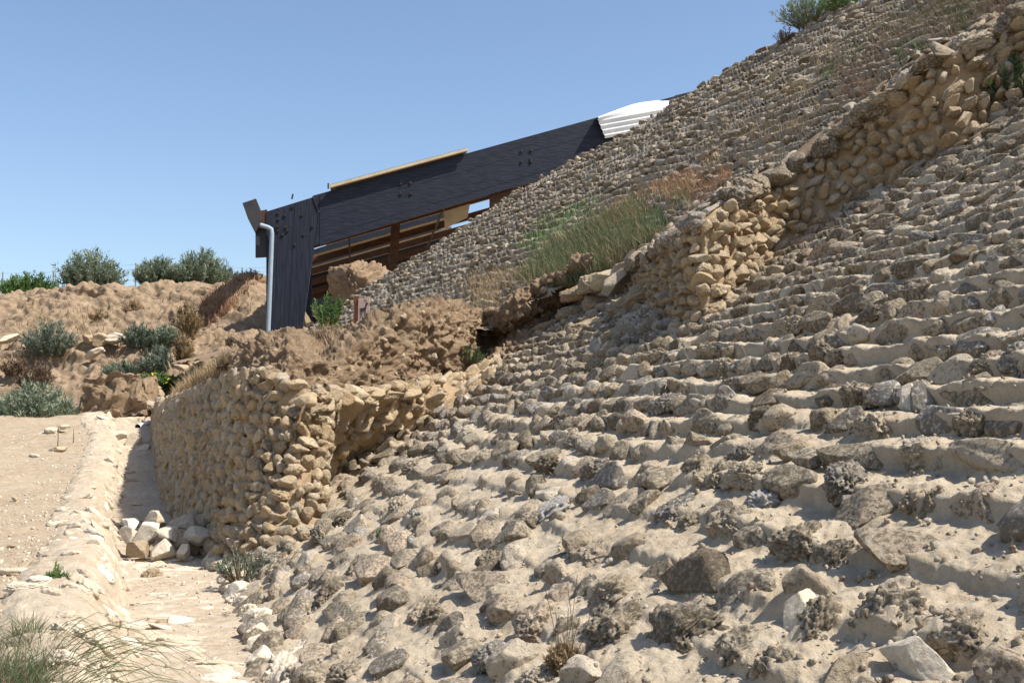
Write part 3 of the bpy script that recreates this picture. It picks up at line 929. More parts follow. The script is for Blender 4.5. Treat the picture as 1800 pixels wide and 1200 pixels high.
# platform ground left of the wall
tl = np.linspace(0, 1, 90) ** 1.5
lx = fx - 0.70
far = -10.0 - np.clip(yy, 0, 40) * .55
Gp = np.stack([lx[:, None] * (1 - tl) + far[:, None] * tl, np.repeat(yy[:, None], 90, 1), np.repeat((pz - .02)[:, None], 90, 1)], -1)
dip = smooth01((-(Gp[..., 0]) - 7 - 0.10 * Gp[..., 1] * 1.0 - 3.2 * (Gp[..., 1] < 0)) / 6) * 0
edge = smooth01((-(Gp[..., 0] + 0.487 * Gp[..., 1]) + 0.0) / 1.5)      # left of the view edge the platform falls away
Gp[..., 2] += 0.05 * fbm(Gp, .7, 3, 33) + 0.025 * fbm(Gp, 4.0, 4, 35) + 0.07 * np.clip(fbm(Gp, 1.6, 3, 38), 0.2, 1)
pl = face_obj('platform_ground', Gp, M['soil'], flip=True)
tag(pl, kind='structure')
gr_ = thing('gravel', 'loose gravel and small clods scattered over the dusty platform', 'gravel')
emit(pebbles(Gp.reshape(-1, 3), 1500, .007, .03, 27), gr_, M['pale'], M['pale_m'], (3, 3, 2), 0)
for c_ in gr_.children: c_['kind'] = 'stuff'
gr2 = thing('gravel', 'grit and crumbs of stone strewn over the trench floor', 'gravel')
emit(pebbles(Gf.reshape(-1, 3), 1000, .007, .03, 20), gr2, M['pale'], M['pale_m'], (3, 3, 2), 0)
# wide ground sheet
g = link('ground', pymesh('ground', [(-900, -600, -0.6), (900, -600, -0.6), (900, 900, -0.6), (-900, 900, -0.6)], [(0, 1, 2, 3)]), M['soil'])
tag(g, kind='structure')

# stones set flush in the trench floor and along the seam below the glacis
tr = thing('seam_rubble', 'pale rubble curb stones along the right foot of the trench below the glacis', 'curb stones')
ss = []
for i in range(0, len(yy), 2):
    y = yy[i]
    if y < 5.2 or y > 21: continue
    if rng.random() < .3: continue
    x = float(np.interp(y, Y_, RX)) + rng.normal(0.02, .06)
    s_ = 0.06 + 0.09 * rng.random()
    ss.append(Stone((x, y, fz[i] + 0.03), jitter_frame(frame_from((-.35, .94, 0), (-.3, -.1, 1)), .3), (s_ * 1.4, s_, s_ * .8)))
emit(ss, tr, M['pale'], M['pale_m'], (5, 4, 3), 290)

fs = []
flo = thing('trench_paving', 'worn flat paving stones set in the pale trench floor', 'paving')
for _ in range(120):
    y = rng.uniform(5.5, 26) if rng.random() < .6 else rng.uniform(5.5, 14)
    t = rng.random() * .8 + .04
    x0 = float(np.interp(y, Y_, FX)); x1 = float(np.interp(y, Y_, RX)); z0 = float(np.interp(y, Y_, FZ))
    s_ = 0.06 + .1 * rng.random()
    fs.append(Stone((x0 + (x1 - x0) * t, y, z0 - 0.002), jitter_frame(frame_from((1, .2, 0), (0, 0, 1)), .08), (s_ * 1.6, s_, 0.035)))
emit(fs, flo, M['pale'], M['pale_m'], (4, 4, 3), 260)

# ------------------------------------------------------------------ loose stones
def loose(u, v, w, h, D, label, group, mat='pale', kind='angular', flat=1.0):
    sub = 5 if w > 18 else 4
    Vv_, Fc_ = stone_shape(sub, int(rng.integers(1000, 9999)), kind)
    c = P(u, v, D)
    sx = w / F * D * .5 * 1.2; sz = h / F * D * .5 * 1.2
    V3 = Vv_ / np.abs(Vv_).max(0) * np.array([sx, (sx + sz) * .5, sz])
    rot = Matrix.Rotation(float(rng.normal(0, .25)), 3, 'Y') @ Matrix.Rotation(float(rng.random() * 6.28), 3, 'Z')
    o = link('loose_stone', mesh_np('loose_stone', V3, Fc_, kind not in ('angular', 'block'), None, M[mat]))
    o.location = c; o.rotation_euler = (float(rng.normal(0, .2)), float(rng.normal(0, .25)), float(rng.normal(0, .4)))
    tag(o, label, 'stone', group)
    return o
gp_ = 'fallen stones heaped in the trench'
for (u, v, w, h, D, lab, mt) in [
    (231, 919, 36, 19, 13.9, 'flat cream slab at the top left of the near trench heap', 'pale'),
    (232, 943, 36, 32, 13.65, 'orange-cream block in the left column of the near heap, below the flat slab', 'pale'),
    (257, 941, 36, 46, 13.65, 'tall white-faced block second from the left in the near heap', 'pale'),
    (275, 915, 42, 32, 13.95, 'rounded white stone crowning the top middle of the near heap', 'pale'),
    (294, 936, 48, 30, 13.65, 'large white tilted stone at the centre of the near heap', 'pale'),
    (327, 919, 48, 27, 13.95, 'brown oblong stone on top right of the near heap', 'gold'),
    (356, 916, 30, 32, 14.1, 'shaded grey stone at the far right top of the near heap by the wall', 'gold'),
    (347, 944, 38, 36, 13.65, 'white stone leaning at the right end of the near heap', 'pale'),
    (319, 952, 28, 26, 13.65, 'small tan stone tucked right of centre in the near heap', 'gold'),
    (288, 964, 38, 40, 13.35, 'round cream boulder at the bottom centre of the near heap', 'pale'),
    (244, 967, 40, 30, 13.35, 'orange-tinted stone at the bottom left of the near heap', 'gold'),
    (324, 972, 25, 28, 13.35, 'small pointed cream stone at the bottom right of the near heap', 'pale'),
    (266, 968, 20, 20, 13.5, 'small brown stone wedged between two boulders at the heap bottom', 'gold'),
    (300, 950, 36, 36, 14.1, 'stone mostly hidden in the middle behind the near heap', 'pale'),
    (335, 960, 30, 30, 13.9, 'shadowed stone behind the small pointed one in the near heap', 'gold'),
    (220, 778, 20, 18, 26.9, 'cream stone at the left of the far trench heap', 'pale'),
    (239, 779, 26, 30, 26.8, 'tall cream block in the middle of the far trench heap', 'pale'),
    (262, 779, 26, 22, 27.0, 'rounded stone at the right of the far trench heap', 'pale'),
    (227, 793, 16, 14, 26.2, 'small low stone at the left front of the far trench heap', 'pale'),
    (251, 791, 24, 19, 26.2, 'yellowish stone at the front right of the far trench heap', 'pale'),
    (228, 851, 26, 15, 22.3, 'single brown stone lying in the trench between the two heaps', 'gold'),
    (262, 1015, 42, 26, 12.0, 'orange-brown clod alone on the trench floor in front of the near heap', 'gold'),
    (283, 1096, 20, 12, 9.25, 'small brown clod in the middle of the sunlit trench floor', 'gold'),
    (230, 1072, 20, 14, 9.85, 'small brown clod beside the foot of the channel wall', 'gold'),
    (243, 1128, 18, 14, 8.5, 'crumbly brown clod near the grass blades on the trench floor', 'gold'),
    (284, 1126, 16, 10, 8.5, 'tiny dark clod right of the crumbly one on the trench floor', 'gold'),
    (302, 1172, 18, 12, 7.6, 'small brown clod at the bottom of the trench floor', 'gold')]:
    loose(u, v, w, h, D, lab, gp_ if D > 12.5 else 'clods lying on the trench floor', mt, 'block' if D > 12.5 else 'pitted')

# ------------------------------------------------------------------ background bank
uu = [-900, -500, -200, 0, 80, 160, 240, 320, 400, 470, 560, 700, 1000, 1500]
def bl(vs, Ds):
    return [P(u, v, D) for u, v, D in zip(uu, vs, Ds)]
L0 = bl([800, 800, 800, 800, 800, 800, 790, 770, 760, 750, 740, 740, 740, 740], [26, 27, 28, 29, 30, 31, 31.5, 32, 32, 32, 33, 34, 36, 40])
L1 = bl([740, 740, 740, 740, 738, 730, 725, 715, 700, 690, 680, 670, 665, 660], [31, 32, 33, 34, 34, 34, 34, 34, 34, 34, 35, 36, 38, 42])
L2 = bl([680, 680, 680, 678, 676, 672, 668, 660, 650, 640, 630, 620, 620, 620], [37, 37.5, 38, 38.5, 38.5, 38.5, 38.5, 38, 37.5, 37.5, 38, 39, 42, 46])
L3 = bl([625, 625, 622, 618, 614, 612, 610, 605, 600, 595, 590, 585, 585, 590], [41, 41, 41, 41, 41, 41, 41, 41, 41, 41, 43, 45, 48, 52])
L4 = bl([590, 590, 588, 585, 582, 580, 578, 572, 568, 562, 600, 615, 620, 620], [43.5] * 6 + [43, 43, 43, 43.5, 46, 48, 52, 56])
L5 = bl([550, 550, 545, 540, 535, 532, 530, 528, 522, 515, 600, 620, 625, 625], [46.5] * 6 + [46, 46, 46, 47, 50, 52, 56, 60])
L6 = bl([540, 535, 530, 524, 516, 505, 501, 500, 500, 492, 605, 625, 630, 630], [48.5] * 10 + [53, 55, 59, 64])
L7 = [p + np.array([0, 6, -0.15]) for p in L6]
L8 = [p + np.array([p[0] * 3, 120, 0]) for p in L7]
L9 = [p + np.array([p[0] * 18, 800, 0]) for p in L7]
Gk = loft([L0, L1, L2, L3, L4, L5, L6, L7], 900, 300, linear=False)
Nk = orient(Gk)
sc_ = np.interp(np.arange(300), [0, 240, 262, 299], [1, 1, .35, .2])[:, None]
a_ = fbm(Gk * [1, 1, 1.6], 0.45, 5, 91, 0.55); b_ = 1 - 2 * np.abs(fbm(Gk * [1, 1, 1], 0.9, 4, 95, 0.55)); c_ = fbm(Gk * [.5, .5, 2.2], 2.4, 4, 97, 0.6)
Gk2 = Gk + Nk * ((0.55 * a_ + 0.40 * (b_ - .4) + 0.22 * c_ + .06 * vn(Gk, 6.5, 99)) * sc_)[..., None]
bk = face_obj('earth_bank', Gk2, M['bank'])
tag(bk, kind='structure')
Gt = np.stack([Gk2[-1], arc_resample(L8, 900), arc_resample(L9, 900)], 0)[:, ::6]
tag(face_obj('plain', Gt, M['bank']), kind='structure')
def bankp(u, v):
    """nearest bank point to a direction"""
    uu_, vv_, D_ = pix(Gk2)
    d = (uu_ - u) ** 2 + (vv_ - v) ** 2
    i = np.argmin(d)
    return Gk2.reshape(-1, 3)[i]

# ------------------------------------------------------------------ plants
def quads_from_blades(base, tip, width, bend, tone):
    """curved two-segment blades; arrays (n,3)"""
    n = len(base)
    d = tip - base
    side = np.cross(d, rng.normal(size=(n, 3))); side /= (np.linalg.norm(side, axis=1, keepdims=True) + 1e-9)
    side *= width[:, None]
    m = base + d * .5 + bend
    V = np.stack([base - side * .5, base + side * .5, m + side * .4, m - side * .4, tip + side * .06, tip - side * .06], 1).reshape(-1, 3)
    i = np.arange(n)[:, None] * 6
    Fq = np.concatenate([i + np.array([[0, 1, 2, 3]]), i + np.array([[3, 2, 4, 5]])], 0)
    return V, Fq, np.repeat(tone, 6)

def bush(name, label, cat, base, rad, height, mat, nstem=90, leaves=38, leaf=0.09, group=None, spread=1.0, up=0.8, stemmat='stem', lw=0.28, flowers=0):
    base = Vector(base)
    t = thing(name, label, cat, base, group)
    sv = []; leafb = []; leaft = []; lt = []
    Vst = []; Fst = []
    fl = []
    for k in range(nstem):
        th = rng.random() * 6.283; rr = math.sqrt(rng.random())
        b0 = np.array([math.cos(th) * rr * rad * .35, math.sin(th) * rr * rad * .35, 0])
        L = height * (1.05 - .45 * rr ** 2) * (0.72 + .4 * rng.random())
        tip = np.array([math.cos(th) * rr * rad * spread, math.sin(th) * rr * rad * spread, L * up + (1 - up) * L * (1 - rr)])
        tip[:2] += rng.normal(0, rad * .1, 2)
        mid_ = (b0 + tip) * .5 + np.array([math.cos(th), math.sin(th), 0]) * rad * .12 * rr
        if k % 3 == 0:
            o = len(Vst)
            v_, f_ = tube_np([b0, mid_, tip * .97 + b0 * .03], [0.02, 0.012, 0.004], 3, False)
            Vst += v_; Fst += [[q + o for q in ff] for ff in f_]
        n = leaves
        w = rng.random(n) ** 0.7
        q = ((1 - w) ** 2)[:, None] * b0 + (2 * w * (1 - w))[:, None] * mid_ + (w ** 2)[:, None] * tip
        q = q + rng.normal(0, rad * .035, (n, 3))
        dr = rng.normal(0, .55, (n, 3)) + (tip - b0) / (np.linalg.norm(tip - b0) + 1e-9) * .8 + np.array([0, 0, .25])
        dr /= np.linalg.norm(dr, axis=1, keepdims=True)
        ll = leaf * (0.6 + .8 * rng.random(n))
        leafb.append(q); leaft.append(q + dr * ll[:, None])
        lt.append(np.clip(0.35 + .5 * w * .0 + rng.normal(0, .25) + rng.normal(0, .2, n), 0, 1))
        if flowers and rng.random() < flowers: fl.append(tip + rng.normal(0, .02, 3))
    B = np.concatenate(leafb); T = np.concatenate(leaft); tn = np.concatenate(lt)
    V, Fq, tone = quads_from_blades(B, T, np.full(len(B), leaf * lw), rng.normal(0, leaf * .12, B.shape), tn)
    link('foliage', mesh_np('foliage', V, Fq, True, tone, M[mat]), None, t)
    me = pymesh('stems', Vst, Fst)
    link('stems', me, M[stemmat], t)
    if fl:
        fl = np.array(fl); fb = np.repeat(fl, 5, 0)
        ft = fb + rng.normal(0, .05, fb.shape)
        V, Fq, tone = quads_from_blades(fb, ft, np.full(len(fb), .05), 0 * fb, rng.random(len(fb)))
        tag(link('flower_heads', mesh_np('flower_heads', V, Fq, True, tone, M['flower']), None, t), kind='stuff')
    return t

def atop(u, v, dz=0.0):
    p = bankp(u, v); return (p[0], p[1], p[2] - dz)
m_ = 49.0 / F
# four round bushes on the skyline
for (u, vb, wpx, hpx, D, lab, mt, ns) in [
    (52, 528, 100, 46, 52, 'low light-green bush at the left end of the bank skyline', 'greenleaf', 120),
    (158, 514, 112, 68, 51, 'large grey-green spiky bush on the skyline between light-green bush and paired bushes', 'saltbush', 190),
    (278, 503, 80, 50, 51, 'left bush of the touching pair on the bank skyline', 'saltbush', 130),
    (352, 503, 100, 58, 51, 'right and larger bush of the touching pair on the bank skyline', 'saltbush', 180),
    (405, 503, 56, 26, 53, 'small pale shrub beside the pair, toward the black shelter', 'greygreen', 50)]:
    p = P(u, vb, D)
    bush('skyline_bush', lab, 'bush', p - np.array([0, 0, .2]), wpx / F * D * .5, hpx / F * D + .25, mt, ns, 60, 0.17, 'bushes along the top of the bank', lw=.26)
for (u, vb, wpx, hpx, lab, mt, ns, D) in [
    (88, 622, 100, 56, 'grey-green shrub halfway down the bank below the large skyline bush', 'greygreen', 90, 40.0),
    (245, 608, 62, 36, 'grey-green shrub left of a close pair in the middle of the bank', 'greygreen', 60, 40.0),
    (288, 606, 52, 34, 'darker grey-green shrub right of the close pair in the middle of the bank', 'saltbush', 60, 40.0),
    (276, 652, 58, 42, 'grey shrub just above the yellow-flowered plant', 'greygreen', 60, 37.6),
    (215, 660, 66, 24, 'low flat green shrub above the mudbrick stump', 'saltbush', 50, 37.6),
    (235, 556, 36, 28, 'small pale dry shrub high on the bank under the paired bushes', 'drygrass', 30, 45.0),
    (60, 752, 135, 76, 'big blue-green shrub growing below the end of the platform at far left', 'saltbush', 190, 31.0),
    (10, 775, 50, 34, 'dark low shrub at the left edge beneath the blue-green shrub', 'saltbush', 50, 30.0),
    (440, 512, 56, 36, 'dark dry brown shrub on the skyline beside the shelter post', 'brownshrub', 70, 47.5),
    (62, 680, 60, 40, 'dull brown-green dry shrub on the bank behind the big blue-green shrub', 'brownshrub', 50, 37.5),
    (30, 655, 60, 22, 'thin brown dry shrub at the left edge of the bank', 'brownshrub', 36, 38.5),
    (175, 565, 40, 16, 'sparse tan tuft on the upper bank', 'drygrass', 30, 44.5),
    (330, 590, 50, 60, 'tall orange-tan dry grass clump in the middle right of the bank', 'drygrass', 60, 40.5),
    (322, 640, 36, 54, 'tan dry grass clump right of the grey shrubs low on the bank', 'drygrass', 50, 38.5)]:
    p = P(u, vb, D)
    bush('bank_shrub', lab, 'shrub', p - np.array([0, 0, .12]), wpx / F * D * .5, hpx / F * D + .12, mt, ns, 50, 0.13, 'shrubs growing on the bank', lw=.26)
p = P(272, 686, 34.5)
bush('flowering_plant', 'bright green plant with yellow flowers beside the mudbrick stump', 'plant', p, 0.85, 0.50, 'greenleaf', 110, 46, 0.10, flowers=.4, lw=.4)
p = P(565, 590, 24)
# patches of blades
def patch(name, label, pts, nrm_h, hmin, hmax, mat, width=0.008, lean=(0, 0), cat=None, kind='stuff', toneb=(0, 1), spreadv=.35):
    pts = np.asarray(pts)
    n = len(pts)
    h = hmin + (hmax - hmin) * rng.random(n) ** 1.3
    d = rng.normal(0, spreadv, (n, 3)); d[:, 2] = 1; d[:, 0] += lean[0]; d[:, 1] += lean[1]
    d /= np.linalg.norm(d, axis=1, keepdims=True)
    tip = pts + d * h[:, None]
    bend = np.stack([d[:, 0] * h * -.1, d[:, 1] * h * -.1, h * .08], 1)
    V, Fq, tone = quads_from_blades(pts - np.array([0, 0, .02]), tip, width * (0.6 + .8 * rng.random(n)), bend, np.clip(toneb[0] + (toneb[1] - toneb[0]) * rng.random(n), 0, 1))
    o = link(name, mesh_np(name, V, Fq, True, tone, M[mat]))
    if kind == 'stuff': tag(o, label, cat or 'grass', kind='stuff')
    else: tag(o, label, cat)
    return o

def poly_pts(poly, n, fn, clump=0.0, seed=3):
    xs = [p[0] for p in poly]; ys = [p[1] for p in poly]
    out = []
    while len(out) < n:
        u = rng.uniform(min(xs), max(xs), 4 * n); v = rng.uniform(min(ys), max(ys), 4 * n)
        k = inpoly(u, v, poly)
        if clump: k &= (vn(np.stack([u * .02, v * .03, 0 * u], -1), 1.0, seed) + rng.random(len(u)) * .8) > clump
        for a, b in zip(u[k], v[k]):
            out.append((a, b))
            if len(out) >= n: break
    o = np.array(out)
    return fn(o[:, 0], o[:, 1])
def on_fg(u, v):
    D = FG.hit(u, v); D = np.where(np.isnan(D), 25, D)
    a = (u - 900) / F; b = (v - 600) / F
    return np.stack([a * D, D * (CP + b * SP), EYE + D * (SP - b * CP)], -1)
def shift(fn, off):
    return lambda u, v: fn(u, v) + off

patch('green_grass', 'bushy green grass growing on the ledge beside the rubble step wall',
      poly_pts([(905, 500), (950, 450), (1040, 400), (1130, 360), (1215, 350), (1195, 400), (1120, 455), (1040, 490), (960, 512)], 8000, on_fg, .15), 0, .12, .46, 'grass', 0.010, (-.1, 0), spreadv=.5)
patch('dry_grass', 'tan dead stems mixed through the green grass ledge', poly_pts([(900, 505), (950, 440), (1040, 395), (1130, 345), (1225, 330), (1205, 400), (1120, 455), (1040, 490), (960, 512)], 4500, on_fg, .15, 6), 0, .12, .42, 'drygrass', 0.009, spreadv=.5)
patch('dry_grass', 'rust-brown dry grass above the green grass on the far slope',
      poly_pts([(1060, 385), (1150, 330), (1265, 290), (1290, 318), (1225, 372), (1150, 390), (1060, 410)], 3600, on_fg, .35), 0, .06, .30, 'redgrass', 0.009, spreadv=.6)
patch('dry_grass', 'tan dry grass at the foot of the far slope behind the earth mound',
      poly_pts([(770, 530), (830, 490), (900, 480), (950, 505), (900, 545), (820, 560)], 2200, on_fg, .35), 0, .06, .36, 'drygrass', 0.010, spreadv=.6)
patch('dry_grass', 'sparse tan grass beneath the shelter post and pink sign',
      poly_pts([(480, 604), (560, 575), (640, 560), (660, 575), (600, 610), (520, 620)], 2600, lambda u, v: np.stack([(u - 900) / F * 24, 24 + 0 * u, EYE + 24 * (SP - (v + 8 - 600) / F * CP)], -1), .15), 0, .1, .35, 'drygrass', 0.012)
patch('brown_scrub', 'dark dry brown scrub scattered over the top of the far slope',
      poly_pts([(1480, 110), (1560, 60), (1640, 10), (1800, -60), (1850, -40), (1760, 40), (1640, 95), (1560, 160), (1500, 215), (1450, 190)], 6500, on_fg, .3), 0, .06, .30, 'brownshrub', 0.009, spreadv=.8)
patch('green_scrub', 'dark green low scrub mixed into the brown scrub at the top of the far slope', poly_pts([(1440, 130), (1560, 40), (1640, -10), (1800, -60), (1850, -40), (1760, 40), (1640, 90), (1560, 150), (1450, 190)], 4200, on_fg, .35, 12), 0, .05, .26, 'grass', 0.012, spreadv=.8)
patch('thin_weeds', 'thin yellow-green weeds sprinkled over the far slope',
      poly_pts([(1180, 290), (1330, 150), (1480, 70), (1560, 20), (1600, 60), (1450, 170), (1420, 290), (1300, 330)], 3600, on_fg, .55, 9), 0, .05, .22, 'drygrass', 0.009)
patch('thin_weeds', 'small pale green weeds low on the far slope above the grass ledge',
      poly_pts([(880, 440), (960, 380), (1060, 350), (1040, 400), (930, 450)], 1400, on_fg, .4, 5), 0, .06, .25, 'greenleaf', 0.012)
# dry grass on the sloping wall head
def wall_head(u, v):
    D = np.interp(u, [300, 340, 380, 405], [23.3, 19.6, 17.2, 15.8])
    a = (u - 900) / F; b = (v - 600) / F
    return np.stack([a * D, D * (CP + b * SP), EYE + D * (SP - b * CP)], -1)
patch('dry_grass', 'tan dry grass along the sloping head of the shaded bastion wall',
      poly_pts([(300, 700), (340, 668), (400, 638), (412, 668), (350, 690), (310, 706)], 2600, wall_head, .05), 0, .08, .3, 'drygrass', 0.011)
# bank grass
def on_bank(u, v):
    uu_, vv_, D_ = pix(Gk2[::3, ::3]); fu = uu_.ravel(); fv = vv_.ravel(); Pk = Gk2[::3, ::3].reshape(-1, 3)
    return np.array([Pk[np.argmin((fu - a) ** 2 + (fv - b) ** 2)] for a, b in zip(u, v)]) + rng.normal(0, .08, (len(u), 3)) * [1, 1, 0]
patch('red_dry_grass', 'rust-brown dry grass drifting down the bank left of the shelter',
      poly_pts([(340, 560), (370, 515), (420, 495), (462, 498), (440, 520), (390, 560), (352, 580)], 1500, on_bank), 0, .15, .5, 'redgrass', 0.035)
patch('dry_grass', 'scattered tan grass tufts over the bank',
      poly_pts([(0, 540), (160, 520), (440, 520), (460, 580), (330, 700), (150, 640), (0, 640)], 1500, on_bank, .45), 0, .1, .35, 'drygrass', 0.03)

# berm scrub bushes at upper right
q = fgp(1425, 42); bush('slope_bush', 'green shrub standing on the skyline crest of the far slope', 'shrub', q - np.array([0, 0, .1]), 0.75, 0.85, 'saltbush', 120, 34, 0.08, 'shrubs on the slopes', lw=.25)
q = fgp(1480, 18); bush('slope_bush', 'brownish-green shrub right behind the skyline green shrub', 'shrub', q, 0.6, 0.5, 'greenleaf', 80, 30, 0.07, 'shrubs on the slopes', lw=.25)
q = fgp(1380, 76); bush('slope_bush', 'small thin shrub leftmost on the skyline crest', 'shrub', q, 0.28, 0.35, 'brownshrub', 30, 24, 0.05, 'shrubs on the slopes', lw=.25)
q = P(1788, 214, 12.5); bush('slope_bush', 'dark green bush hanging over the wall at the right edge', 'bush', q - np.array([0, 0, .1]), 0.45, 0.95, 'darkleaf', 120, 60, 0.06, 'shrubs on the slopes', lw=.3)
q = P(575, 578, 30); bush('weed', 'leafy green weed growing in front of the dark shelter opening', 'weed', q, 0.5, 0.95, 'greenleaf', 26, 40, 0.10, lw=.35, up=.95)
q = P(825, 640, 18.2); bush('weed', 'small yellow-green weed in the hollow right of the earth mound', 'weed', q, 0.25, 0.32, 'grass', 40, 30, 0.05, lw=.25)
q = ngp(672, 952); bush('weed', 'tiny dark green sprig among the glacis stones', 'weed', q, 0.05, 0.13, 'greenleaf', 14, 14, 0.03, lw=.4)
q = ngp(988, 1182); bush('weed', 'small dry yellow weed with thin bare stalks on the near glacis', 'weed', q, 0.07, 0.13, 'drygrass', 60, 22, 0.03, lw=.3)
Vst = []; Fst = []
for k in range(7):
    a0 = Vector(q) + Vector((rng.normal(0, .02), rng.normal(0, .02), 0)); b1 = a0 + Vector((rng.normal(0.02, .05), rng.normal(0, .05), .25 + .2 * rng.random()))
    o = len(Vst); v_, f_ = tube_np([a0, (a0 + b1) / 2 + Vector((.01, 0, 0)), b1], .0018, 3); Vst += v_; Fst += [[x + o for x in ff] for ff in f_]
wd = [o for o in COL.objects if o.get('label', '').startswith('small dry yellow weed')][0]
so_ = link('stalks', pymesh('stalks', Vst, Fst), M['stem'], wd); so_.matrix_local = wd.matrix_basis.inverted()
q = P(425, 1022, 10.9); bush('weed', 'straggly grey-green weed at the foot of the bastion corner', 'weed', q, 0.26, 0.34, 'greygreen', 30, 26, 0.045, lw=.25)
q = P(97, 1068, 8.9); bush('weed', 'bright green feathery weed beside the channel wall', 'weed', q, 0.17, 0.30, 'greenleaf', 60, 34, 0.05, lw=.16, up=.95)

def on_plat(u, v):
    a = (u - 900) / F; b = (v - 600) / F
    D = (EYE - .38) / (-(SP - b * CP))
    return np.stack([a * D, D * (CP + b * SP), EYE + D * (SP - b * CP)], -1)
patch('weedy_grass', 'tangled green and tan grass in the lower left corner of the platform',
      poly_pts([(-80, 1130), (-20, 1105), (60, 1120), (110, 1150), (130, 1230), (100, 1300), (-80, 1300)], 3000, on_plat, .3), 0, .05, .24, 'grass', 0.0045, (.15, 0), spreadv=.8)
patch('dry_grass', 'tan dead grass mixed into the lower left corner',
      poly_pts([(-80, 1120), (40, 1110), (120, 1170), (140, 1300), (-80, 1300)], 2600, on_plat, .2), 0, .04, .20, 'brownshrub', 0.004, (.1, 0), spreadv=1.0)
pk = Gp[(yy > 7) & (yy < 26)].reshape(-1, 3)
pu_, pv_, _d = pix(pk)
pk = pk[(pu_ > -60) & (vn(pk, .9, 44) > .05)]
patch('dry_litter', 'sparse dead sprigs and litter dotted over the dusty platform', pk[rng.choice(len(pk), 900)] + rng.normal(0, .05, (900, 3)) * [1, 1, 0], 0, .02, .09, 'drygrass', 0.006, spreadv=1.4)
# long arching blades over the channel wall
Vst = []; Fst = []
for k in range(80):
    b0 = on_plat(np.array([rng.uniform(60, 175)]), np.array([rng.uniform(1120, 1260)]))[0]
    L = 0.25 + .55 * rng.random(); az = rng.normal(0.1, .45)
    dx, dy = math.cos(az), math.sin(az)
    hh = .08 + .14 * rng.random()
    pts = []
    for w in (0, .25, .5, .75, 1.0):
        pts.append((b0[0] + dx * L * w, b0[1] + dy * L * w, b0[2] + hh * math.sin(w * 2.6) + .0 - .10 * w * w))
    o = len(Vst); v_, f_ = tube_np(pts, [.0022, .002, .0017, .0013, .0005], 3, False); Vst += v_; Fst += [[x + o for x in ff] for ff in f_]
me = pymesh('arching_grass', Vst, Fst); a = me.attributes.new('tone', 'FLOAT', 'POINT'); a.data.foreach_set('value', np.full(len(Vst), .75, dtype=np.float32))
tag(link('arching_grass', me, M['grass']), 'long thin green blades arching over the channel wall into the trench', 'grass', kind='stuff')
def plat(u, v):
    pu, pv, pd = pix(Gp)
    i = np.argmin(((pu - u) ** 2 + (pv - v) ** 2).ravel())
    return Gp.reshape(-1, 3)[i]
# stalks on the platform
for (u, v, D, lab) in [(104, 790, 23.5, 'thin bare dead stalk standing on the platform, left of two'), (131, 780, 24.5, 'short bare dead stalk standing on the platform, right of two')]:
    b0 = Vector(plat(u, v)); h = .55 if D < 24 else .35
    v_, f_ = tube_np([b0 - Vector((0, 0, .05)), b0 + Vector((.01, 0, h * .5)), b0 + Vector((.0, 0, h))], [.014, .01, .004], 5)
    tag(link('dead_stalk', pymesh('dead_stalk', v_, f_), M['stem']), lab, 'stalk', 'dead stalks on the platform')

# ------------------------------------------------------------------ structures beyond the platform
def rough_block(name, label, cat, corners_px, D, depth, mat, amp=.06, seed=1, f=2.5, group=None):
    """mass with a traced front outline bottom-left, bottom-right, top-right, top-left, and real depth"""
    bl_, br_, tr_, tl_ = [np.array(P(u, v, D)) for u, v in corners_px]
    back = np.array([0, depth, 0])
    n = 40
    def gridp(a, b, c, d, nr, nc):
        s = np.linspace(0, 1, nc)[None, :, None]; t = np.linspace(0, 1, nr)[:, None, None]
        return (a * (1 - s) + b * s) * (1 - t) + (d * (1 - s) + c * s) * t
    V = []; Fs = []; o = 0
    quads = [(bl_, br_, tr_ + [0, .25, 0], tl_ + [0, .25, 0]), (tl_ + [0, .25, 0], tr_ + [0, .25, 0], tr_ + back, tl_ + back), (bl_ + back, bl_, tl_ + [0, .25, 0], tl_ + back), (br_, br_ + back, tr_ + back, tr_ + [0, .25, 0])]
    for q in quads:
        g_ = gridp(*q, n, n)
        V.append(g_.reshape(-1, 3)); Fs.append(grid_faces(n, n) + o); o += n * n
    V = np.concatenate(V); Fs = np.concatenate(Fs)
    off = np.stack([fbm(V, f, 4, seed), fbm(V, f, 4, seed + 7), fbm(V, f, 4, seed + 13)], -1)
    V = V + off * amp
    ob = link(name, mesh_np(name, V, Fs, True, None, mat))
    return tag(ob, label, cat, group)
rough_block('mudbrick_stump', 'brown flat-topped mudbrick stump beyond the end of the trench', 'mudbrick stump', [(118, 736), (252, 734), (240, 664), (160, 660)], 31.5, 1.6, M['earthcap'], .30, 5, 2.9)
steps = thing('stone_steps', 'two pale worn stone steps in front of the mudbrick stump', 'steps')
for (pts, D, sd) in [([(112, 752), (238, 750), (236, 734), (126, 737)], 29.6, 3), ([(128, 762), (232, 761), (230, 751), (130, 752)], 29.0, 8)]:
    o = rough_block('step', None, None, pts, D, 1.0, M['plaster'], .07, sd, 3)
    o.parent = steps
tag(steps)
for (u, v, w, h, D, lab) in [
    (262, 686, 34, 18, 33, 'grey rounded block topmost right of the mudbrick stump'), (256, 700, 30, 17, 32.6, 'big tan block below the topmost beside the stump'),
    (280, 695, 18, 18, 33, 'brown block right of the big tan block by the stump'), (268, 712, 26, 15, 32.2, 'low grey block at the stump foot beside the shaded wall'),
    (283, 712, 14, 16, 32.4, 'small dark block nearest the shaded wall beside the stump')]:
    loose(u, v, w, h, D, lab, 'blocks beside the mudbrick stump', 'gold', 'smooth')
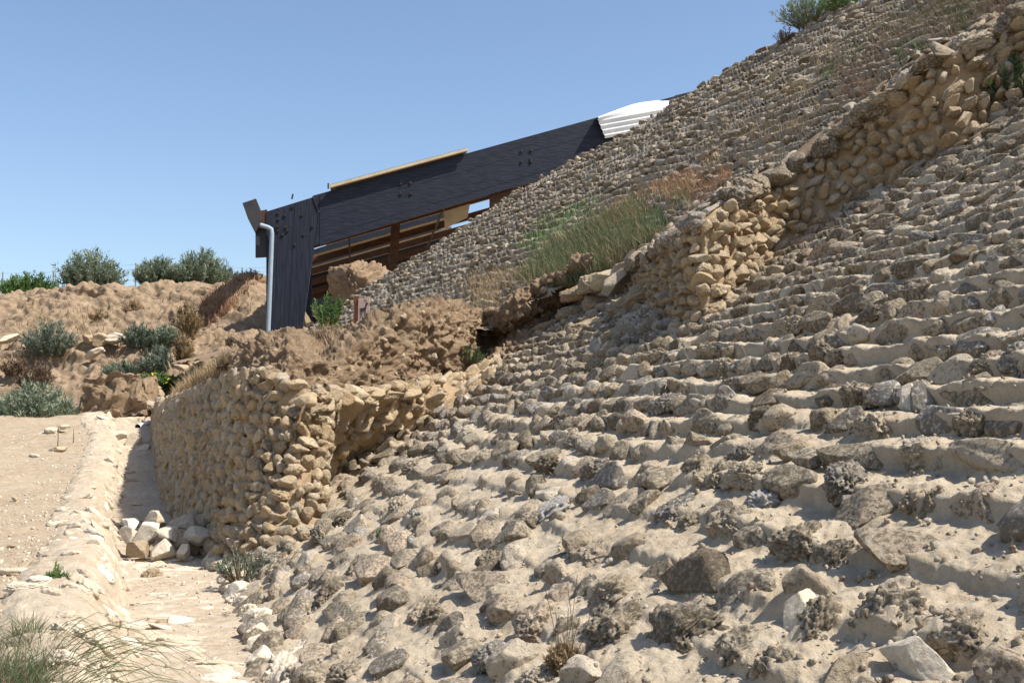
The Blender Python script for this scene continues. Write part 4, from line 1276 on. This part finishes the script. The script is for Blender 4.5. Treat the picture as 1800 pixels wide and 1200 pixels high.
for (u, v, w, h, D, lab) in [
    (155, 598, 22, 18, 40.2, 'pale block at left in the ruined line on the bank'), (175, 600, 26, 24, 40.0, 'brown-faced block next in the ruined line on the bank'),
    (205, 594, 40, 18, 40.2, 'long whitish block at the right of the ruined line on the bank'), (165, 622, 34, 12, 39.4, 'white slab fallen below the ruined line on the bank'),
    (14, 595, 36, 14, 40.6, 'pale slab at the left edge of the bank'), (14, 718, 44, 14, 33, 'bright white slab behind the big blue-green shrub at the left edge'),
    (60, 606, 30, 10, 40.6, 'pale thin slab left of the halfway shrub'), (322, 648, 26, 16, 37.6, 'whitish block low on the bank beside the tan grass clump'),
    (350, 640, 20, 12, 37.4, 'small whitish block right of the tan grass clump')]:
    loose(u, v, w, h, D, lab, 'pale blocks on the bank', 'pale' if u in (14, 205, 165) else 'gold', 'angular')
# stones lining the platform's far-left edge
for k, (u, v, w, lab) in enumerate([(8, 792, 22, 'edge stone at the extreme left end of the platform rim'), (30, 782, 20, 'edge stone second from the left on the platform rim'), (52, 771, 22, 'edge stone in the left middle of the platform rim below the shrub'),
                       (72, 764, 18, 'small edge stone in the middle of the platform rim'), (92, 757, 22, 'edge stone right of middle on the platform rim'), (113, 750, 18, 'edge stone next to the pale stone steps'), (200, 768, 40, 'flat stone between the steps and the far trench heap')]):
    loose(u, v, w, w * .42, 26.8 if k < 6 else 27.0, lab, 'stones edging the platform', 'pale', 'smooth')
def plat(u, v):
    pu, pv, pd = pix(Gp)
    i = np.argmin(((pu - u) ** 2 + (pv - v) ** 2).ravel())
    return Gp.reshape(-1, 3)[i]
# scattered stones on the platform
for (u, v, w, mt, lab) in [(28, 878, 16, 'gold', 'small brown stone at the left of the open platform'), (110, 925, 30, 'gold', 'brown clod nearest the channel wall bend on the platform'), (20, 1005, 50, 'pale', 'flat pale outcrop at the left edge of the platform above the grass'),
                           (100, 790, 30, 'gold', 'reddish clod at the foot of the dead stalk'), (118, 950, 34, 'gold', 'dark brown clod beside the channel wall above the green weed'), (86, 980, 26, 'gold', 'brown clod left of the dark clod above the green weed'),
                           (174, 815, 34, 'pale', 'flat pale stone at the top of the channel wall bend'), (20, 960, 14, 'gold', 'small stone on the platform near the left edge'), (60, 800, 18, 'pale', 'small pale stone on the far part of the platform')]:
    p = plat(u, v + 3)
    D = float(pix(p)[2])
    loose(u, v, w, w * .36, D, lab, 'stones lying on the platform', mt, 'smooth')
# pipe end
pp = thing('drain_pipe', 'short white plastic pipe poking out beside the stone steps', 'pipe', P(242, 750, 29.2))
a0 = Vector(P(242, 750, 29.2)); b0 = Vector(P(276, 740, 31))
v_, f_ = tube_np([a0, b0], 0.075, 16, False); o = link('pipe_tube', pymesh('pipe_tube', v_, f_, True), M['whitepipe'], pp); o.matrix_local = pp.matrix_basis.inverted()
v_, f_ = tube_np([a0 + (b0 - a0).normalized() * .03, a0 + (b0 - a0).normalized() * .04], 0.066, 16, True); o = link('mouth_shade_disc', pymesh('mouth_shade_disc', v_, f_), M['black'], pp); o.matrix_local = pp.matrix_basis.inverted()  # black disc set in the mouth, painted shade of the pipe's inside

# ------------------------------------------------------------------ wire fence on the skyline
fen = thing('wire_fence', 'thin wire fence on posts running behind the skyline bushes', 'fence')
fp = []
for (u, vt, vb) in [(-60, 480, 535), (4, 478, 528), (93, 476, 520), (238, 462, 508), (330, 460, 508), (425, 470, 506), (500, 466, 506)]:
    D = 54
    a0 = P(u, vb + 4, D); b0 = P(u + 1, vt, D)
    v_, f_ = tube_np([a0, b0], 0.035, 6); link('fence_post', pymesh('fence_post', v_, f_), M['wire'], fen); fp.append((a0, b0))
for w in (.2, .4, .6, .78, .95):
    v_, f_ = tube_np([a * (1 - w) + b * w for a, b in fp], 0.006, 4, False); link('wire', pymesh('wire', v_, f_), M['wire'], fen)

# ------------------------------------------------------------------ shelter
SH = thing('shelter', 'dark timber pitched shelter roof frame standing beyond the far glacis slope', 'shelter', (0, 0, 0))
bdir = None
Dp = 41.5
def prism(name, front, mat, parent, back, bevel=0.0):
    """front: list of 3D points (convex outline), extruded by vector back"""
    fr = [Vector(p) for p in front]; bk_ = [p + Vector(back) for p in fr]
    n = len(fr)
    Fs = [list(range(n)), list(range(2 * n - 1, n - 1, -1))]
    for i in range(n):
        j = (i + 1) % n
        Fs.append([j, i, n + i, n + j])
    me = pymesh(name, fr + bk_, Fs)
    bm = bmesh.new(); bm.from_mesh(me); bmesh.ops.recalc_face_normals(bm, faces=bm.faces)
    if bevel: bmesh.ops.bevel(bm, geom=bm.edges[:], offset=bevel, segments=1, affect='EDGES')
    bm.to_mesh(me); bm.free()
    return link(name, me, mat, parent)
# frame plane: through P(470,..,41.5) heading right and away
x0 = np.array(P(470, 500, Dp)); x1 = np.array(P(1060, 250, 43.8))
fd = x1 - x0; fd[2] = 0; fd /= np.linalg.norm(fd)
fnrm = np.array([-fd[1], fd[0], 0])       # pointing away from camera
def fpnt(u, v, off=0.0):
    """pixel onto the frame plane moved back by off"""
    r = P(u, v, 1.0) - np.array([0, 0, EYE])
    k = ((x0 + fnrm * off) - np.array([0, 0, EYE])) @ fnrm / (r @ fnrm)
    return np.array([0, 0, EYE]) + r * k
TH = 0.45
back = fnrm * TH
front_post = [(468, 372), (549, 347), (560, 370), (552, 432), (530, 590), (526, 640), (468, 640)]
prism('post', [fpnt(*p) for p in front_post], M['darkwood_v'], SH, back)
prism('beam', [fpnt(*p) for p in [(550, 344), (1300, 138), (1300, 212), (553, 431), (561, 370)]], M['darkwood'], SH, back * .92 + 0)
for k in range(8):
    t0, t1 = k / 8 + .002, (k + 1) / 8 - .002
    def tl_(t): return (468 + 81 * t, 372 - 25 * t)
    pr = .012 + .014 * rng.random()
    prism('plank', [fpnt(*p, -pr) for p in [tl_(t0), tl_(t1), (468 + 58 * t1, 640), (468 + 58 * t0, 640)]], M['darkwood_v'], SH, fnrm * (pr + .01))
for k in range(6):
    t0, t1 = k / 6 + .001, (k + 1) / 6 - .001
    pr = .012 + .008 * rng.random()
    q_ = [(562, 341 + 87 * t0 + 3), (1298, 139 + 73 * t0), (1298, 139 + 73 * t1), (562, 341 + 87 * t1 + 3)]
    prism('board', [fpnt(*p, -pr) for p in q_], M['darkwood'], SH, fnrm * (pr + .01))
# seam strip between post and beam
bbar('seam_strip', fpnt(549, 345, -.02), fpnt(560, 371, -.02), .03, .03, M['boltsteel'], SH)
# post bolts, beam bolts
def bolt(u, v, r=.055):
    c = fpnt(u, v, -0.03); 
    v_, f_ = tube_np([c - fnrm * .03, c + fnrm * .01], r, 10)
    link('bolt', pymesh('bolt', v_, f_), M['boltsteel'], SH)
for (u, v) in [(489, 374), (501, 378), (515, 363), (531, 378), (490, 385), (503, 399), (488, 398), (497, 412), (534, 412), (550, 397), (519, 430), (506, 405), (489, 405)]: bolt(u, v)
for (u, v) in [(705, 322), (722, 321), (705, 340), (723, 340), (705, 318), (917, 265), (934, 264), (917, 284), (934, 284), (934, 280)]: bolt(u, v, .06)
# outer plate left of the post, gutter and downpipe
prism('side_plate', [fpnt(*p, .12) for p in [(449, 395), (469, 392), (469, 451), (449, 452)]], M['greysheet'], SH, fnrm * .2)
prism('gutter_box', [fpnt(*p, -.3) for p in [(426, 357), (450, 349), (456, 366), (460, 388), (449, 408), (436, 385)]], M['greysheet'], SH, fnrm * 9.0)
prism('eave_board', [fpnt(*p, .02) for p in [(452, 372), (469, 368), (469, 402), (449, 400)]], M['brownwood'], SH, fnrm * .3)
pts = [fpnt(444, 391, -.18), fpnt(450, 393, -.18), fpnt(472, 400, -.18), fpnt(477, 403, -.18), fpnt(478, 412, -.18), fpnt(474, 520, -.18), fpnt(471, 594, -.18), fpnt(470, 640, -.18)]
v_, f_ = tube_np(pts, .085, 14); link('downpipe', pymesh('downpipe', v_, f_, True), M['pipe'], SH)
bbar('rod', fpnt(513, 350, .1), fpnt(515, 341, .1), .06, .06, M['steel'], SH)
bbar('rod', fpnt(577, 332, .1), fpnt(577, 322, .1), .06, .06, M['steel'], SH)

def corr(name, A, B, C, n, amp, mat, parent, thick=.02):
    """corrugated sheet: A->B along ribs direction length, A->C across (ribs run along A->B)"""
    A, B, C = map(np.array, (A, B, C))
    nn = np.cross(B - A, C - A); nn = nn / np.linalg.norm(nn)
    m = n * 6
    s = np.linspace(0, 1, m + 1)
    wave = amp * np.clip(2.2 * np.cos(s * n * 2 * math.pi), -1, 1)
    r = []
    for e_ in np.linspace(0, 1, 5):
        r.append(A + (B - A) * e_ + (C - A) * s[:, None] + nn * wave[:, None])
    G1 = np.array(r)
    G2_ = G1 - nn * thick
    V = np.concatenate([G1.reshape(-1, 3), G2_.reshape(-1, 3)])
    Fq = grid_faces(5, m + 1); Fq = np.concatenate([Fq, Fq[:, ::-1] + len(G1.reshape(-1, 3))])
    return link(name, mesh_np(name, V, Fq, False, None, mat), None, parent)
DEP = 11.0
bk = fnrm * DEP
# roof sheets: first run of roof behind the front beam, carried on purlins
rA = fpnt(580, 326, -.25); rB = fpnt(822, 261, -.25)
corr('roof_sheet', rA, rB, rA + fnrm * 2.3, 10, .035, M['sheet'], SH)
bbar('sheet_edge', rA - np.array([0, 0, .04]), rB - np.array([0, 0, .04]), .05, .11, M['sheet'], SH)
bbar('sheet_batten', fpnt(590, 332, .1), fpnt(815, 271, .1), .1, .08, M['brownwood'], SH)
# main roof deck seen from beneath
q0 = fpnt(600, 352, 2.2); q1 = fpnt(1120, 212, 2.2)
def roofrow(off0, off1, ua, ub, mat, name='roof_sheet', drop=0.0):
    # roof plane: line of the beam top (pixels) swept back along fnrm
    a = fpnt(550, 352, 0); b = fpnt(1300, 146, 0)
    fa = (ua - 550) / 750.0; fb = (ub - 550) / 750.0
    A = a + (b - a) * fa + fnrm * off0 - [0, 0, drop]; B = a + (b - a) * fb + fnrm * off0 - [0, 0, drop]
    corr(name, A, B, A + fnrm * (off1 - off0), max(4, int((off1 - off0) * 3)), .03, mat, SH)
roofrow(.6, 11.2, 560, 1010, M['sheet'])
roofrow(13.2, 15.8, 520, 870, M['sheet'])
roofrow(17.0, 20.0, 490, 850, M['sheet'])
roofrow(20.8, 28.0, 450, 850, M['darkwood'])  # deepest sheets coloured near-black, painting in the shade under the roof
# purlins (across the frames) and second frame
a = fpnt(550, 372, 0); b = fpnt(1300, 166, 0)
for k, off in enumerate([6.0, 10.6, 14.0, 18.0, 22.0, 25.0]):
    bbar('purlin', a + (b - a) * (-.08) + fnrm * off - [0, 0, .25], a + (b - a) * (.62 if k < 3 else .42) + fnrm * off - [0, 0, .25], .14, .32, M['brownwood'], SH)
for k, fr_ in enumerate([.08, .2, .32]):
    bbar('rafter_tie', a + (b - a) * fr_ + fnrm * .5 - [0, 0, .35], a + (b - a) * fr_ + fnrm * 27.6 - [0, 0, .35], .08, .10, M['steel'], SH)
prism('beam', [fpnt(*p, 28) for p in [(500, 455), (820, 352), (820, 385), (500, 500)]], M['darkwood'], SH, back)
prism('post', [fpnt(*p, 14.5) for p in [(515, 470), (548, 462), (548, 640), (515, 640)]], M['darkwood_v'], SH, back)
prism('column', [fpnt(*p, 3.0) for p in [(688, 392), (704, 388), (698, 480), (683, 484)]], M['brownwood'], SH, back * .7)
prism('knee_brace', [fpnt(*p, .3) for p in [(862, 345), (902, 333), (896, 345), (882, 358), (862, 366)]], M['brownwood'], SH, back * .7)
prism('hanging_board', [fpnt(*p, 2.6) for p in [(780, 372), (826, 358), (822, 382), (782, 402)]], M['sheet'], SH, fnrm * .06)
bbar('edge_beam', fpnt(553, 432, .2), fpnt(900, 328, .2), .3, .1, M['brownwood'], SH)
# end wall of the pit, coloured near-black to stand for shade under the roof
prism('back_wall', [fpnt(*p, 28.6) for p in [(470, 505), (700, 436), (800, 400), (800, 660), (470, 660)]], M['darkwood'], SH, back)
# white corrugated sheets on the upper right end
wA = fpnt(1050, 209, -.35); wB = fpnt(1290, 166, -.35); wC = fpnt(1064, 243, -.30)
n_ = 7
A_, B_, C_ = wA, wB, wC
cs_ = corr('white_sheet', A_, B_, C_, 4, .04, M['whitesheet'], SH)
tpp = [fpnt(1050, 206, -.37), fpnt(1110, 184, -.1), fpnt(1150, 177, .1), fpnt(1200, 172, .4), fpnt(1260, 163, .4)]
btp = [fpnt(1052, 212, -.38), fpnt(1110, 200, -.38), fpnt(1150, 193, -.38), fpnt(1200, 185, -.38), fpnt(1260, 176, -.38)]
Gx = loft([btp, tpp, [p + fnrm * 1.6 + np.array([0, 0, .1]) for p in tpp]], 24, 10)
face_obj('white_sheet', Gx, M['whitesheet'], SH)
bbar('ridge_cap', fpnt(1185, 172, .6), fpnt(1290, 146, .6), .3, .1, M['greysheet'], SH)
# soil lump under the roof
loose(634, 512, 80, 92, 40.5, 'brown earth boulder at the lip of the shelter pit', None, 'gold', 'pitted')
earthb = [o for o in COL.objects if o.get('label', '').startswith('brown earth boulder')][0]
earthb.name = 'earth_boulder'; earthb.data.materials[0] = M['earthcap']; 

# ------------------------------------------------------------------ ibex sign
sg = thing('trail_sign', 'small pinkish sign with dark ibex emblem beside a red-brown post', 'sign', P(634, 572, 24.0))
inv = sg.matrix_basis.inverted()
Ds = 24.0
o = prism('sign_post', [P(622, 590, Ds), P(631, 590, Ds), P(631, 521, Ds), P(622, 520, Ds)], M['signwood'], sg, (0, .1, 0)); o.matrix_local = inv
o = prism('sign_plate', [P(629, 567, Ds - .02), P(650, 563, Ds - .02), P(649, 523, Ds - .02), P(630, 524, Ds - .02)], M['signplate'], sg, (0, .03, 0)); o.matrix_local = inv
def ipx(x, y): return P(629 + x * 21, 524 + y * 41, Ds - .026)
ib = [  # body, neck and head, horns, legs
    [(.18, .44), (.62, .40), (.66, .52), (.50, .56), (.22, .56)],
    [(.56, .44), (.68, .22), (.76, .26), (.68, .50)],
    [(.66, .24), (.74, .17), (.90, .24), (.88, .28), (.74, .28)],
    [(.70, .20), (.66, .12), (.56, .10), (.46, .16), (.55, .06), (.70, .07), (.75, .18)],
    [(.20, .52), (.28, .54), (.26, .86), (.21, .86)], [(.32, .54), (.38, .54), (.36, .80), (.32, .80)],
    [(.52, .54), (.58, .54), (.57, .86), (.53, .86)], [(.60, .50), (.66, .50), (.68, .82), (.63, .82)],
    [(.14, .42), (.20, .44), (.19, .50), (.13, .46)]]
V = []; Fs = []
for poly in ib:
    o0 = len(V)
    V += [ipx(*q) for q in poly]; Fs.append(list(range(o0, o0 + len(poly))))
o = link('ibex_emblem', pymesh('ibex_emblem', V, Fs), M['emblem'], sg); o.matrix_local = inv
print('stones', len(ng_stones), len(fg_stones))
print('tris', sum(len(m.loops) - 2 * len(m.polygons) for m in bpy.data.meshes))
